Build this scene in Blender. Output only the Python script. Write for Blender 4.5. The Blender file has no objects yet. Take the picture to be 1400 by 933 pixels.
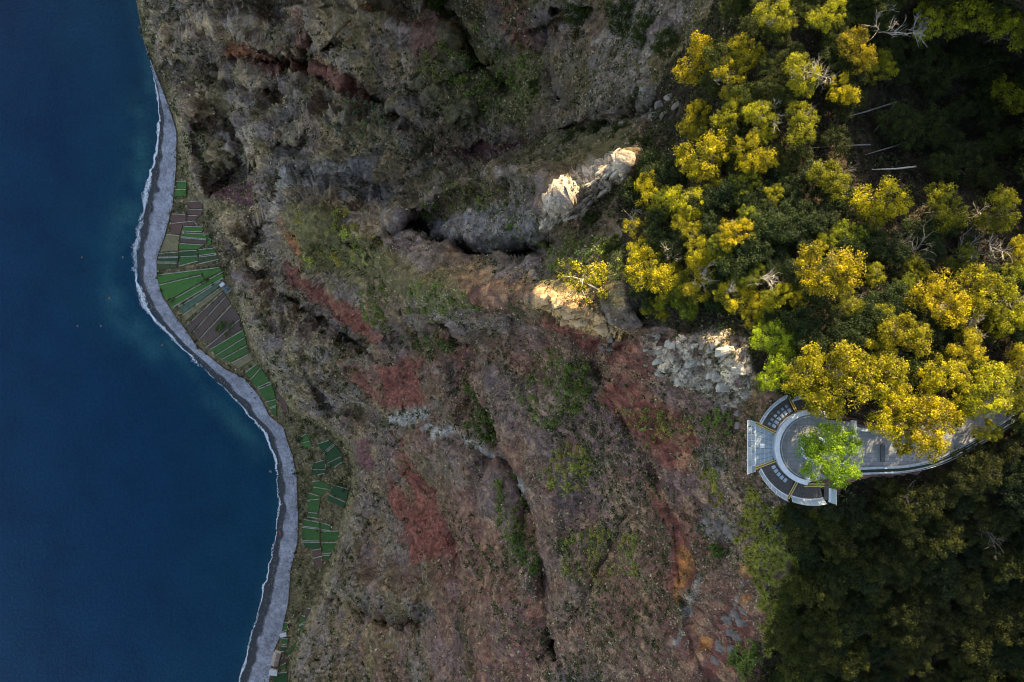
import bpy, math, random
import numpy as np
R = math.radians
rng = np.random.default_rng(7)
random.seed(7)
scene = bpy.context.scene
COL = scene.collection

# ---------------------------------------------------------------- camera, sky, sun, exposure
F, CU, CV, CZ = 933.33, 700.0, 466.5, 700.0        # focal length in photo pixels, image centre, drone height (m)
cam = bpy.data.cameras.new("camera"); cam.sensor_width = 36; cam.lens = 24
cam.clip_start = 1; cam.clip_end = 20000
camo = bpy.data.objects.new("camera", cam); COL.objects.link(camo)
camo.location = (0, 0, CZ); scene.camera = camo

SUN_EL = R(24); SX, SY = 0.42, 0.9075               # towards the sun, horizontally (photo right / photo up)
world = bpy.data.worlds.new("World"); scene.world = world; world.use_nodes = True
wn = world.node_tree
sky = wn.nodes.new("ShaderNodeTexSky"); sky.sky_type = 'NISHITA'; sky.sun_disc = False
sky.sun_elevation = SUN_EL; sky.sun_rotation = math.atan2(SX, SY)
sky.altitude = 300; sky.air_density = 1.0; sky.dust_density = 1.6; sky.ozone_density = 1.0
bg = wn.nodes["Background"]; bg.inputs["Strength"].default_value = 0.15
wn.links.new(sky.outputs[0], bg.inputs[0])
sl = bpy.data.lights.new("sun", 'SUN'); sl.energy = 4.8; sl.angle = R(0.5); sl.color = (1.0, 0.88, 0.62)
so = bpy.data.objects.new("sun", sl); COL.objects.link(so)
from mathutils import Vector
sd = Vector((SX * math.cos(SUN_EL), SY * math.cos(SUN_EL), math.sin(SUN_EL)))
so.rotation_euler = sd.to_track_quat('Z', 'Y').to_euler()
scene.view_settings.view_transform = 'Standard'; scene.view_settings.look = 'None'
scene.view_settings.gamma = 1.0; scene.view_settings.use_white_balance = True; scene.view_settings.white_balance_temperature = 7600; scene.view_settings.white_balance_tint = 10; scene.view_settings.exposure = 1.7
scene.cycles.max_bounces = 6; scene.cycles.filter_width = 1.1; scene.cycles.transparent_max_bounces = 12

# ---------------------------------------------------------------- numpy noise
_perm = np.random.default_rng(3).permutation(256).astype(np.int32)
_perm = np.concatenate([_perm, _perm, _perm])
_val = np.random.default_rng(4).random(256).astype(np.float32) * 2 - 1
def vnoise(x, y, z):
    xi = np.floor(x).astype(np.int32); yi = np.floor(y).astype(np.int32); zi = np.floor(z).astype(np.int32)
    xf = (x - xi).astype(np.float32); yf = (y - yi).astype(np.float32); zf = (z - zi).astype(np.float32)
    xi &= 255; yi &= 255; zi &= 255
    u = xf*xf*xf*(xf*(xf*6-15)+10); v = yf*yf*yf*(yf*(yf*6-15)+10); w = zf*zf*zf*(zf*(zf*6-15)+10)
    def h(a, b, c): return _val[_perm[_perm[_perm[xi+a] + yi+b] + zi+c]]
    x00 = h(0,0,0)*(1-u)+h(1,0,0)*u; x10 = h(0,1,0)*(1-u)+h(1,1,0)*u
    x01 = h(0,0,1)*(1-u)+h(1,0,1)*u; x11 = h(0,1,1)*(1-u)+h(1,1,1)*u
    a = x00*(1-v)+x10*v; b = x01*(1-v)+x11*v
    return a*(1-w)+b*w
def fbm(x, y, z, o=3, g=.5):
    s = 0; a = 1; f = 1; t = 0
    for i in range(o):
        s = s + a*vnoise(x*f+i*17.3, y*f+i*9.1, z*f+i*5.7); t += a; a *= g; f *= 2.03
    return s/t
def ridged(x, y, z, o=3):
    s = 0; a = 1; f = 1; t = 0
    for i in range(o):
        n = 1-np.abs(vnoise(x*f+i*7.7, y*f+i*3.1, z*f+i*11.9)); s = s + a*(n*n*1.6-.8); t += a; a *= .5; f *= 2.1
    return s/t
def sstep(a, b, x):
    t = np.clip((x-a)/(b-a), 0, 1); return t*t*(3-2*t)
def at(u, v, z):
    d = CZ - z
    return ((u-CU)/F*d, (CV-v)/F*d, z)

# ---------------------------------------------------------------- object helpers
def link(o, parent=None):
    COL.objects.link(o)
    if parent is not None: o.parent = parent
    return o
def tag(o, label=None, cat=None, group=None, kind=None):
    if label: o["label"] = label
    if cat: o["category"] = cat
    if group: o["group"] = group
    if kind: o["kind"] = kind
    return o
def empty(name, loc=(0,0,0), rz=0):
    o = bpy.data.objects.new(name, None); o.empty_display_size = .3
    o.location = loc; o.rotation_euler = (0, 0, rz); COL.objects.link(o); return o
def obj(name, me, parent=None, loc=None, rot=None, scale=None):
    o = bpy.data.objects.new(name, me); link(o, parent)
    if loc is not None: o.location = loc
    if rot is not None: o.rotation_euler = rot
    if scale is not None: o.scale = scale if hasattr(scale, '__len__') else (scale,)*3
    return o
def mesh_np(name, co, faces, mat=None, col=None, smooth=False):
    """co (n,3), faces (m,k) int array, col (n,3|4) point colours"""
    me = bpy.data.meshes.new(name); co = np.asarray(co, np.float32); faces = np.asarray(faces, np.int32)
    k = faces.shape[1]; m = len(faces)
    me.vertices.add(len(co)); me.vertices.foreach_set("co", co.ravel())
    me.loops.add(m*k); me.loops.foreach_set("vertex_index", faces.ravel())
    me.polygons.add(m); me.polygons.foreach_set("loop_start", np.arange(0, m*k, k, dtype=np.int32))
    me.polygons.foreach_set("loop_total", np.full(m, k, np.int32))
    if smooth: me.polygons.foreach_set("use_smooth", np.ones(m, bool))
    me.update(calc_edges=True)
    if col is not None:
        col = np.asarray(col, np.float32)
        if col.shape[1] == 3: col = np.concatenate([col, np.ones((len(col), 1), np.float32)], 1)
        a = me.attributes.new("col", 'FLOAT_COLOR', 'POINT'); a.data.foreach_set("color", col.ravel())
    if mat: me.materials.append(mat)
    return me
class MB:
    """collects boxes, prisms and tubes into one mesh"""
    def __init__(s): s.v = []; s.f = []
    def box(s, x0, x1, y0, y1, z0, z1):
        n = len(s.v); s.v += [(x0,y0,z0),(x1,y0,z0),(x1,y1,z0),(x0,y1,z0),(x0,y0,z1),(x1,y0,z1),(x1,y1,z1),(x0,y1,z1)]
        s.f += [tuple(n+i for i in q) for q in ((3,2,1,0),(4,5,6,7),(0,1,5,4),(1,2,6,5),(2,3,7,6),(3,0,4,7))]; return s
    def prism(s, pts, z0, z1):
        n = len(s.v); k = len(pts)
        top = z1 if hasattr(z1, '__len__') else [z1]*k
        bot = z0 if hasattr(z0, '__len__') else [z0]*k
        s.v += [(p[0],p[1],b) for p, b in zip(pts, bot)] + [(p[0],p[1],t) for p, t in zip(pts, top)]
        s.f.append(tuple(n+k+i for i in range(k))); s.f.append(tuple(n+i for i in reversed(range(k))))
        for i in range(k):
            j = (i+1) % k; s.f.append((n+i, n+j, n+k+j, n+k+i))
        return s
    def tube(s, pts, rad, k=6):
        pts = [Vector(p) for p in pts]; rad = rad if hasattr(rad, '__len__') else [rad]*len(pts)
        n = len(s.v)
        for i, p in enumerate(pts):
            d = (pts[min(i+1, len(pts)-1)] - pts[max(i-1, 0)]).normalized()
            a = d.orthogonal().normalized() if abs(d.z) > .9 else d.cross(Vector((0,0,1))).normalized()
            b = d.cross(a)
            for j in range(k):
                t = 2*math.pi*j/k; s.v.append(tuple(p + (a*math.cos(t)+b*math.sin(t))*rad[i]))
        for i in range(len(pts)-1):
            for j in range(k):
                j2 = (j+1) % k; s.f.append((n+i*k+j, n+i*k+j2, n+(i+1)*k+j2, n+(i+1)*k+j))
        s.f.append(tuple(n+j for j in reversed(range(k)))); m = n+(len(pts)-1)*k
        s.f.append(tuple(m+j for j in range(k))); return s
    def mesh(s, name, mat, smooth=False):
        me = bpy.data.meshes.new(name); me.from_pydata(s.v, [], s.f); me.materials.append(mat)
        if smooth: me.polygons.foreach_set("use_smooth", np.ones(len(me.polygons), bool))
        me.update(); return me
    def build(s, name, mat, parent=None, smooth=False, loc=None): return obj(name, s.mesh(name, mat, smooth), parent, loc)

# ---------------------------------------------------------------- materials
def mat(name):
    m = bpy.data.materials.new(name); m.use_nodes = True; t = m.node_tree
    return m, t, t.nodes["Principled BSDF"]
def N(t, kind, **kw):
    n = t.nodes.new(kind)
    for k, v in kw.items(): setattr(n, k, v)
    return n
def noise_node(t, scale, detail=4, rough=.6, coord=None):
    n = N(t, "ShaderNodeTexNoise"); n.inputs["Scale"].default_value = scale
    n.inputs["Detail"].default_value = detail; n.inputs["Roughness"].default_value = rough
    if coord is not None: t.links.new(coord, n.inputs["Vector"])
    return n
def ramp(t, fac, stops):
    r = N(t, "ShaderNodeValToRGB"); e = r.color_ramp.elements
    e[0].position, e[0].color = stops[0][0], (*stops[0][1], 1)
    e[1].position, e[1].color = stops[-1][0], (*stops[-1][1], 1)
    for p, c in stops[1:-1]:
        x = e.new(p); x.color = (*c, 1)
    t.links.new(fac, r.inputs[0]); return r.outputs[0]
def mixc(t, kind, fac, a, b):
    n = N(t, "ShaderNodeMix", data_type='RGBA', blend_type=kind)
    for sock, val in ((n.inputs[0], fac), (n.inputs[6], a), (n.inputs[7], b)):
        if hasattr(val, 'links') or hasattr(val, 'is_linked'): t.links.new(val, sock)
        elif isinstance(val, tuple): sock.default_value = (*val, 1) if len(val) == 3 else val
        else: sock.default_value = val
    return n.outputs[2]
def bump(t, bs, h, strength, dist):
    b = N(t, "ShaderNodeBump"); b.inputs["Strength"].default_value = strength; b.inputs["Distance"].default_value = dist
    t.links.new(h, b.inputs["Height"]); t.links.new(b.outputs[0], bs.inputs["Normal"])
def surf(name, c0, c1, scale=1.0, rough=.85, bd=.02, detail=6, metallic=0.0):
    m, t, b = mat(name); g = N(t, "ShaderNodeNewGeometry")
    n = noise_node(t, scale, detail, .65, g.outputs["Position"])
    t.links.new(ramp(t, n.outputs[0], [(.3, c0), (.7, c1)]), b.inputs["Base Color"])
    b.inputs["Roughness"].default_value = rough; b.inputs["Metallic"].default_value = metallic
    if bd: bump(t, b, n.outputs[0], .6, bd)
    return m
def leafmat(name, transl=.35):
    m, t, b = mat(name); at_ = N(t, "ShaderNodeAttribute", attribute_name="col")
    oi = N(t, "ShaderNodeObjectInfo")
    c = mixc(t, 'MULTIPLY', 1.0, at_.outputs["Color"], oi.outputs["Color"])
    hs = N(t, "ShaderNodeHueSaturation"); t.links.new(c, hs.inputs["Color"])
    mr = N(t, "ShaderNodeMapRange"); mr.inputs[3].default_value = .75; mr.inputs[4].default_value = 1.25
    t.links.new(oi.outputs["Random"], mr.inputs[0]); t.links.new(mr.outputs[0], hs.inputs["Value"])
    t.links.new(hs.outputs[0], b.inputs["Base Color"]); b.inputs["Roughness"].default_value = .65
    b.inputs["Specular IOR Level"].default_value = .25
    tr = N(t, "ShaderNodeBsdfTranslucent"); t.links.new(hs.outputs[0], tr.inputs[0])
    mx = N(t, "ShaderNodeMixShader"); mx.inputs[0].default_value = transl
    t.links.new(b.outputs[0], mx.inputs[1]); t.links.new(tr.outputs[0], mx.inputs[2])
    t.links.new(mx.outputs[0], t.nodes["Material Output"].inputs[0]); return m
M = {}
M['leaf'] = leafmat("leaf", .35); M['scrub'] = leafmat("scrub_leaf", .15)
M['bark'] = surf("bark", (.10,.075,.05), (.22,.18,.14), 3, .9, .03)
M['dead'] = surf("dead_wood", (.38,.32,.26), (.64,.57,.49), 3, .85, .02)
M['deadgrey'] = surf("dead_wood_grey", (.10,.09,.085), (.20,.185,.175), 3, .85, .02)
M['concrete'] = surf("concrete_white", (.32,.335,.36), (.52,.54,.56), 1.5, .7, .01)
M['paving'] = surf("paving", (.20,.198,.198), (.32,.312,.305), .6, .85, .006, 9)
_m = M['paving']; _t = _m.node_tree; _b = _t.nodes["Principled BSDF"]; _src = _b.inputs["Base Color"].links[0].from_socket
_br = N(_t, "ShaderNodeTexBrick"); _br.inputs["Scale"].default_value = 1.0; _br.inputs["Brick Width"].default_value = 1.5; _br.inputs["Row Height"].default_value = .75; _br.inputs["Mortar Size"].default_value = .035
_br.inputs["Color1"].default_value = (1,1,1,1); _br.inputs["Color2"].default_value = (.86,.87,.88,1); _br.inputs["Mortar"].default_value = (.6,.6,.6,1)
_t.links.new(N(_t, "ShaderNodeNewGeometry").outputs["Position"], _br.inputs[0]); _t.links.new(mixc(_t, 'MULTIPLY', 1.0, _src, _br.outputs[0]), _b.inputs["Base Color"])
M['steel'] = surf("steel", (.36,.38,.41), (.50,.52,.55), 3, .45, 0, metallic=.4)
M['darksteel'] = surf("dark_steel", (.05,.05,.05), (.09,.09,.09), 3, .5, 0)
M['yellow'] = surf("yellow_paint", (.55,.36,.06), (.68,.47,.10), 3, .5, 0)
M['white'] = surf("white_paint", (.50,.515,.54), (.70,.71,.73), 1.2, .5, 0)
M['plank'] = surf("dark_plank", (.040,.033,.028), (.085,.070,.058), 2.5, .7, .01)
M['soil'] = surf("planter_soil", (.05,.035,.025), (.11,.08,.055), 4, .95, .03)
M['hedge'] = surf("hedge_strip", (.01,.02,.01), (.03,.05,.02), 6, .9, .05)
def glassmat(name, tint, opac, rough=.08):
    m, t, b = mat(name); b.inputs["Base Color"].default_value = (*tint, 1); b.inputs["Roughness"].default_value = rough
    b.inputs["IOR"].default_value = 1.5
    g = N(t, "ShaderNodeNewGeometry"); n = noise_node(t, 1.3, 4, .6, g.outputs["Position"])
    mr = N(t, "ShaderNodeMapRange"); mr.inputs[3].default_value = opac-.12; mr.inputs[4].default_value = opac+.12
    t.links.new(n.outputs[0], mr.inputs[0])
    tr = N(t, "ShaderNodeBsdfTransparent"); tr.inputs[0].default_value = (.82,.9,.92,1)
    mx = N(t, "ShaderNodeMixShader"); t.links.new(mr.outputs[0], mx.inputs[0])
    t.links.new(tr.outputs[0], mx.inputs[1]); t.links.new(b.outputs[0], mx.inputs[2])
    t.links.new(mx.outputs[0], t.nodes["Material Output"].inputs[0]); return m
M['glassfloor'] = glassmat("floor_glass", (.34,.42,.46), .55, .12)
M['glassrail'] = glassmat("rail_glass", (.50,.56,.60), .6, .15)

# ================================================================ TERRAIN (cliff)
WL = np.array([(120,-120),(165,-60),(186,0),(196,55),(207,90),(217,130),(221,165),(217,210),(208,260),(198,310),(192,350),(194,385),
      (205,418),(222,440),(250,470),(283,503),(318,536),(345,566),(372,598),(383,640),(386,690),(380,740),(367,800),(352,860),(339,910),(334,933),(322,990),(300,1100)], float)
BE = np.array([(120,-120),(165,-60),(186,0),(196,55),(208,88),(228,140),(240,180),(239,230),(234,281),(222,328),(213,353),(213,379),(221,407),(235,428),(252,451),(268,474),(306,505),
      (331,517),(352,541),(367,569),(386,585),(392,605),(399,625),(404,650),(406,704),(405,742),(396,777),(392,824),(383,865),(371,894),(366,933),(356,990),(335,1100)], float)
BL = np.array([(120,-120),(166,-60),(188,0),(198,55),(210,88),(232,140),(244,180),(250,230),(262,262),(282,285),(286,307),(293,333),(303,359),(309,374),(317,395),(327,425),(337,454),(346,481),(368,507),(381,538),(398,562),
      (430,578),(468,600),(484,640),(482,668),(466,727),(450,777),(428,830),(408,870),(396,903),(393,933),(386,990),(370,1100)], float)
def uw(v): return np.interp(v, WL[:,1], WL[:,0])
def ube(v): return np.interp(v, BE[:,1], BE[:,0])
def ub(v): return np.interp(v, BL[:,1], BL[:,0])

CT = []
def row(v, *uz):
    for u, z in uz: CT.append((u, v, z))
row(-90, (150,8),(300,110),(400,180),(500,255),(600,330),(700,400),(800,460),(900,510),(1000,552),(1100,570),(1200,580),(1350,590),(1480,600))
row(0, (200,14),(300,88),(400,160),(500,240),(600,318),(700,396),(800,462),(900,520),(1000,560),(1100,569),(1200,572),(1300,570),(1450,580))
row(100, (225,12),(300,66),(400,140),(500,220),(600,305),(700,396),(800,470),(900,536),(960,556),(1100,570),(1200,566),(1300,560),(1450,566))
row(200, (260,20),(300,56),(400,140),(500,225),(600,315),(700,405),(800,492),(860,528),(920,552),(1010,566),(1100,570),(1200,566),(1300,561),(1450,566))
row(300, (330,70),(370,130),(395,230),(430,325),(500,375),(560,380),(650,440),(740,492),(790,522),(840,542),(880,554),(1000,569),(1100,572),(1300,569),(1450,574))
row(370, (330,40),(390,130),(450,240),(500,375),(560,430),(640,462),(720,505),(800,540),(870,560),(1000,572))
row(420, (350,40),(420,110),(480,190),(540,345),(580,430),(640,482),(700,505),(740,522),(800,541),(860,556),(950,567),(1050,574),(1200,576),(1450,578))
row(470, (370,45),(450,140),(530,265),(600,375),(660,440),(720,480),(800,512),(850,530),(890,548),(930,561),(1000,571),(1040,575))
row(540, (410,35),(480,140),(560,290),(630,385),(700,448),(780,490),(850,516),(920,544),(980,562),(1030,573),(1100,576),(1250,577),(1450,578))
row(610, (450,50),(500,165),(560,280),(620,365),(700,440),(760,470),(800,488),(850,512),(900,534),(950,551),(990,562),(1030,571),(1060,575.5),(1150,576),(1300,576.5),(1450,577))
row(680, (500,120),(550,235),(620,352),(700,440),(800,487),(850,510),(900,531),(950,548),(1000,561),(1040,567),(1100,571),(1250,573),(1450,574))
row(750, (480,80),(530,190),(600,330),(700,450),(800,492),(850,510),(950,544),(1010,558),(1100,563),(1250,566),(1450,568))
row(850, (440,60),(490,180),(550,300),(600,370),(700,458),(800,495),(900,526),(950,539),(1000,550),(1050,556),(1150,556),(1300,558),(1450,560))
row(940, (420,50),(480,165),(550,300),(600,372),(700,456),(800,490),(900,520),(1000,545),(1100,548),(1300,550),(1450,552))
row(1040, (400,45),(500,205),(600,368),(700,450),(800,485),(900,512),(1000,538),(1150,542),(1450,545))
CT = np.array(CT, float)
def mq(r2): return np.sqrt(r2 + 22.0**2)
_A = mq(((CT[:,None,:2]-CT[None,:,:2])**2).sum(-1)); n = len(CT)
_P = np.concatenate([np.ones((n,1)), CT[:,:2]/1000], 1)
_S = np.block([[_A + np.eye(n)*(-1.5), _P], [_P.T, np.zeros((3,3))]])
_w = np.linalg.solve(_S, np.concatenate([CT[:,2], np.zeros(3)]))
def polydist(U, V, pl):
    """distance to a polyline, and side (positive = left of its direction on the photo, y down flipped) """
    best = np.full(U.shape, 1e9, np.float32); side = np.zeros(U.shape, np.float32); par = np.zeros(U.shape, np.float32)
    for i in range(len(pl)-1):
        a, b = pl[i], pl[i+1]; dx, dy = b[0]-a[0], b[1]-a[1]; L = dx*dx+dy*dy
        t = np.clip(((U-a[0])*dx+(V-a[1])*dy)/L, 0, 1)
        ex = U-a[0]-t*dx; ey = V-a[1]-t*dy; d = np.sqrt(ex*ex+ey*ey)
        m = d < best; best = np.where(m, d, best)
        side = np.where(m, np.sign(dx*ey-dy*ex), side); par = np.where(m, (i+t)/(len(pl)-1), par)
    return best, side, par
def inpoly(U, V, pl):
    c = np.zeros(U.shape, bool); j = len(pl)-1
    for i in range(len(pl)):
        xi, yi = pl[i]; xj, yj = pl[j]
        m = ((yi > V) != (yj > V)) & (U < (xj-xi)*(V-yi)/(yj-yi+1e-9)+xi); c ^= m; j = i
    return c

STEP = 1.6
gu = np.arange(130, 1466, STEP); gv = np.arange(-64, 1000, STEP)
U, V = np.meshgrid(gu, gv); U = U.astype(np.float32); V = V.astype(np.float32)
def base_z(U, V):
    z = np.zeros(U.shape, np.float64)
    for (cu, cv, _), w in zip(CT, _w[:n]): z += w*mq((U-cu)**2+(V-cv)**2)
    return z + _w[n] + _w[n+1]*U/1000 + _w[n+2]*V/1000
Z = base_z(U, V)
# ridges and gullies (photo polylines): amplitude in metres, half width in photo pixels
STROKES = [
 ([(700,436),(705,446)], -12, 4), ([(330,420),(380,470),(420,530)], 14, 26), ([(360,380),(440,440),(520,490)], -12, 9), ([(470,330),(500,345),(520,330)], -9, 9), ([(745,410),(780,420),(815,432)], 4, 14), ([(800,20),(700,60),(620,110),(560,120)], -9, 12), ([(420,180),(360,215),(320,240)], -12, 10), ([(520,470),(470,500),(430,520)], 12, 14), ([(380,130),(300,110),(240,90)], -14, 10), ([(350,30),(280,30),(230,50)], 14, 16), ([(560,640),(520,690),(490,740),(470,770)], -8, 9), ([(680,500),(650,620),(610,700),(560,820)], 6, 20), ([(620,560),(560,640)], 6, 16), ([(860,700),(800,820),(740,900)], -4, 10), ([(800,600),(760,700),(700,820)], 4, 22), ([(640,150),(600,170),(540,140)], 12, 16),
 ([(888,470),(940,474),(985,470),(1015,496)], 4.5, 20), ([(960,405),(1030,425)], -2.5, 30),
 ([(858,222),(800,255),(745,285)], 16, 20), ([(760,250),(700,232),(640,242),(590,262),(550,292)], 24, 26),
 ([(890,150),(800,178),(720,196),(650,206),(600,218),(560,252),(520,262)], -20, 22),
 ([(752,336),(700,352),(640,352),(590,335),(545,312)], -18, 15),
 ([(770,412),(700,405),(640,402),(560,388),(510,352),(450,312),(402,292)], 9, 22),
 ([(520,262),(440,240),(390,235),(365,300),(335,352),(305,362)], -24, 18),
 ([(305,362),(345,372),(400,380)], -16, 12),
 ([(300,150),(330,200),(300,262)], -16, 16), ([(262,150),(250,215),(275,262)], 14, 14),
 ([(470,60),(420,90),(330,82),(250,110)], -22, 16), ([(560,170),(500,130),(430,112)], -22, 14), ([(430,40),(400,90)], -14, 12),
 ([(560,190),(480,165),(420,170),(350,180)], 16, 24), ([(620,50),(560,40),(480,20)], 16, 26),
 ([(760,20),(745,80),(765,140)], -9, 14), ([(895,10),(880,80),(870,150)], -6, 14), ([(690,110),(640,60),(600,0)], -16, 16),
 ([(830,440),(812,500),(845,560),(885,640),(925,720),(930,800),(945,880),(970,940)], -3.5, 12),
 ([(640,470),(652,540),(690,600),(712,660),(718,720)], -6, 12),
 ([(420,520),(450,560),(520,570)], -14, 14), ([(500,420),(450,470),(410,470)], 12, 20),
 ([(440,812),(470,826),(505,842),(540,852),(575,850)], -20, 14), ([(455,790),(500,800),(560,820)], 12, 16),
 ([(540,590),(580,660),(620,760),(640,850)], -5, 12), ([(500,700),(530,760),(580,800)], -4, 10),
 ([(780,470),(760,540),(740,600)], 7, 26), ([(570,452),(600,440),(640,455)], -14, 12),
 ([(700,640),(735,720),(742,800),(760,900)], -7, 9), ([(560,500),(560,560)], -6, 10), ([(600,480),(610,560),(640,640)], 8, 20),
 ([(480,560),(540,580),(610,600),(695,632)], -6, 7),
]
for pl, A, w in STROKES:
    d, _, _ = polydist(U, V, pl)
    dep = sstep(120, 330, CZ-Z)
    Z += (A*(1.15+1.5*dep))*(np.exp(-d/(w*.8)) if A < 0 else np.exp(-(d/w)**1.4))
# steps: (polyline, height, reach) side>0 is raised
SCARPS = [
 ([(388,285),(396,318),(412,352),(445,395),(490,440),(532,480)], -52, 46),
 ([(540,425),(562,418),(590,432),(618,428),(642,470)], -22, 26),
 ([(738,418),(770,442),(830,446),(870,452)], -9, 30),
 ([(640,470),(660,540),(700,610),(722,650),(735,720),(740,790)], -5, 30),
 ([(590,205),(620,222),(680,210),(760,190)], -10, 18),
 ([(330,60),(400,90),(470,100),(520,150)], 10, 26),
 ([(548,315),(590,336),(640,352),(700,356),(742,346)], 20, 20), ([(300,268),(318,330),(330,372),(352,420)], -9, 20), ([(600,214),(640,224),(690,214)], 9, 14),
]
for pl, H, w in SCARPS:
    d, s, par = polydist(U, V, pl); sdist = d*s
    Z += H*np.tanh(sdist/2.6)*np.exp(-(d/w)**1.5)*sstep(0, .1, par)*sstep(1, .9, par)
# shelf (faja) with beach and fields
s_w = U-uw(V); s_b = U-ub(V)
zf = np.where(s_w > 0, .10*np.maximum(s_w, 0), .35*s_w); zf = np.clip(zf, -12, 30)
kb = sstep(-3, 16, s_b)
Z = zf*(1-kb) + np.maximum(Z, zf)*kb
# level ground under the plaza and the footpath
PATHZ = 577.0
PATH_LOW = [(1132,646),(1175,641),(1235,638),(1280,627.5),(1325,605),(1385,569),(1430,538),(1470,510)]
PATH_UP = [(1128,574),(1163,577),(1200,588),(1250,590),(1300,572),(1350,545),(1400,512),(1450,478)]
dpl = np.sqrt((U-1108)**2+(V-611)**2)
pp = PATH_UP + PATH_LOW[::-1]; ins = inpoly(U, V, pp); dpath, _, _ = polydist(U, V, pp + [pp[0]])
dflat = np.minimum(np.maximum(dpl-47, 0), np.where(ins, 0, dpath))
kf = sstep(16, 2, dflat)
Z = Z*(1-kf) + (PATHZ-.45)*kf
X, Y, _ = at(U, V, Z)
# normals and displacement
def gridnormals(X, Y, Z):
    P = np.stack([X, Y, Z], -1); du = np.gradient(P, axis=1); dv = np.gradient(P, axis=0)
    nn = np.cross(dv, du); nn /= (np.linalg.norm(nn, axis=-1, keepdims=True)+1e-9); return nn
NN = gridnormals(X, Y, Z); NN *= np.sign(NN[..., 2:3]+1e-9)
forest = np.zeros(U.shape, np.float32)
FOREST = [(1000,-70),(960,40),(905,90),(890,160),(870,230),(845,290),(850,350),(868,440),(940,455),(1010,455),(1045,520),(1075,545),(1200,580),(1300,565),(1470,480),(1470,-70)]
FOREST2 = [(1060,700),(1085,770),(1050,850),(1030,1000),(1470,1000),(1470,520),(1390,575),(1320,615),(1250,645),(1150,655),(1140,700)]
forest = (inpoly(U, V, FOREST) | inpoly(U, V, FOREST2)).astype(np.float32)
cl = kb*(1-kf)*sstep(2, 26, s_b); ampl = cl*(1-.72*forest)
spacing = STEP/F*(CZ-Z)
def lod(lam): return sstep(1.6, 3.2, lam/spacing)
wx = X + 6*vnoise(X/30, Y/30, Z/50); wy = Y + 6*vnoise(X/30+9, Y/30, Z/50); wz = Z
rug = .42+.26*sstep(700, 420, U)*sstep(620, 330, V)+.12*sstep(560, 400, U)
D = (10*fbm(wx/60, wy/60, wz/120, 3) + 13*ridged(wx/34, wy/34, wz/80, 2)*lod(22) \
  + 7.0*ridged(wx/13, wy/13, wz/28, 2)*lod(8.5) + 3.2*ridged(wx/5.2+3, wy/5.2, wz/9, 2)*lod(3.4))*rug + 1.1*fbm(wx/1.8, wy/1.8, wz/2.8, 2)*lod(1.3)
def inz(pl, soft): 
    i_ = inpoly(U, V, pl); d_, _, _ = polydist(U, V, list(pl)+[pl[0]]); return sstep(-soft, soft, np.where(i_, d_, -d_))
CRAG = [(880,456),(930,462),(985,448),(1020,462),(1034,520),(1012,556),(965,545),(925,510),(890,480)]
FIN = [(738,300),(752,272),(780,250),(815,224),(852,210),(862,222),(850,242),(820,262),(790,290),(760,312),(742,318)]
LEDGE = [(736,420),(740,402),(775,402),(830,425),(870,446),(860,458),(800,446),(760,436)]
crag = np.maximum(inz(CRAG, 6), np.maximum(inz(FIN, 4), .6*inz(LEDGE, 4)))
blk = np.round(vnoise(X/2.6+.3*Z, Y/2.6, Z/2.6)*3)/3*1.5 + np.round(vnoise(X/1.1, Y/1.1+.4*Z, Z/1.1)*2.5)/2.5*.7 + np.round(vnoise(X/6, Y/6, Z/6+.5*X/6)*3)/3*2.0
strata = vnoise(X/40, Y/40, Z/7+.15*X/7)*1.5*lod(7) + vnoise(X/25, Y/25, Z/2.4+.15*X/2.4)*.55*lod(2.4)
near = sstep(150, 420, CZ-Z)                       # close ledges have smaller big lumps
D = D*(.42+.68*near) + strata
D = D*(1-.7*crag) + blk*crag*1.25 + .7*inz(FIN, 6)
D *= ampl
X = X + NN[...,0]*D; Y = Y + NN[...,1]*D; Z = Z + NN[...,2]*D
Z = np.where(s_b < -4, np.minimum(Z, zf), Z); Z = np.where(s_b > 2, np.maximum(Z, 1.2), Z)
NG = gridnormals(X, Y, Z); NG *= np.sign(NG[..., 2:3]+1e-9)

def samp(u, v):
    """world point and normal of the ground at photo pixel(s)"""
    fu = np.clip((np.asarray(u, float)-gu[0])/STEP, 0, len(gu)-2); fv = np.clip((np.asarray(v, float)-gv[0])/STEP, 0, len(gv)-2)
    i = fu.astype(int); j = fv.astype(int); a = fu-i; b = fv-j
    def L(G): return (G[j,i]*(1-a)+G[j,i+1]*a)*(1-b)+(G[j+1,i]*(1-a)+G[j+1,i+1]*a)*b
    return L(X), L(Y), L(Z)
def sampn(u, v):
    i = np.clip(((np.asarray(u, float)-gu[0])/STEP).astype(int), 0, len(gu)-1); j = np.clip(((np.asarray(v, float)-gv[0])/STEP).astype(int), 0, len(gv)-1)
    return NG[j, i]
def ground_at(x, y, z0=572.0):
    """ground height under a world xy on the plateau"""
    z = z0
    for _ in range(6):
        d = CZ-z; z = float(samp(CU+x*F/d, CV-y*F/d)[2])
    return z

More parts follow.
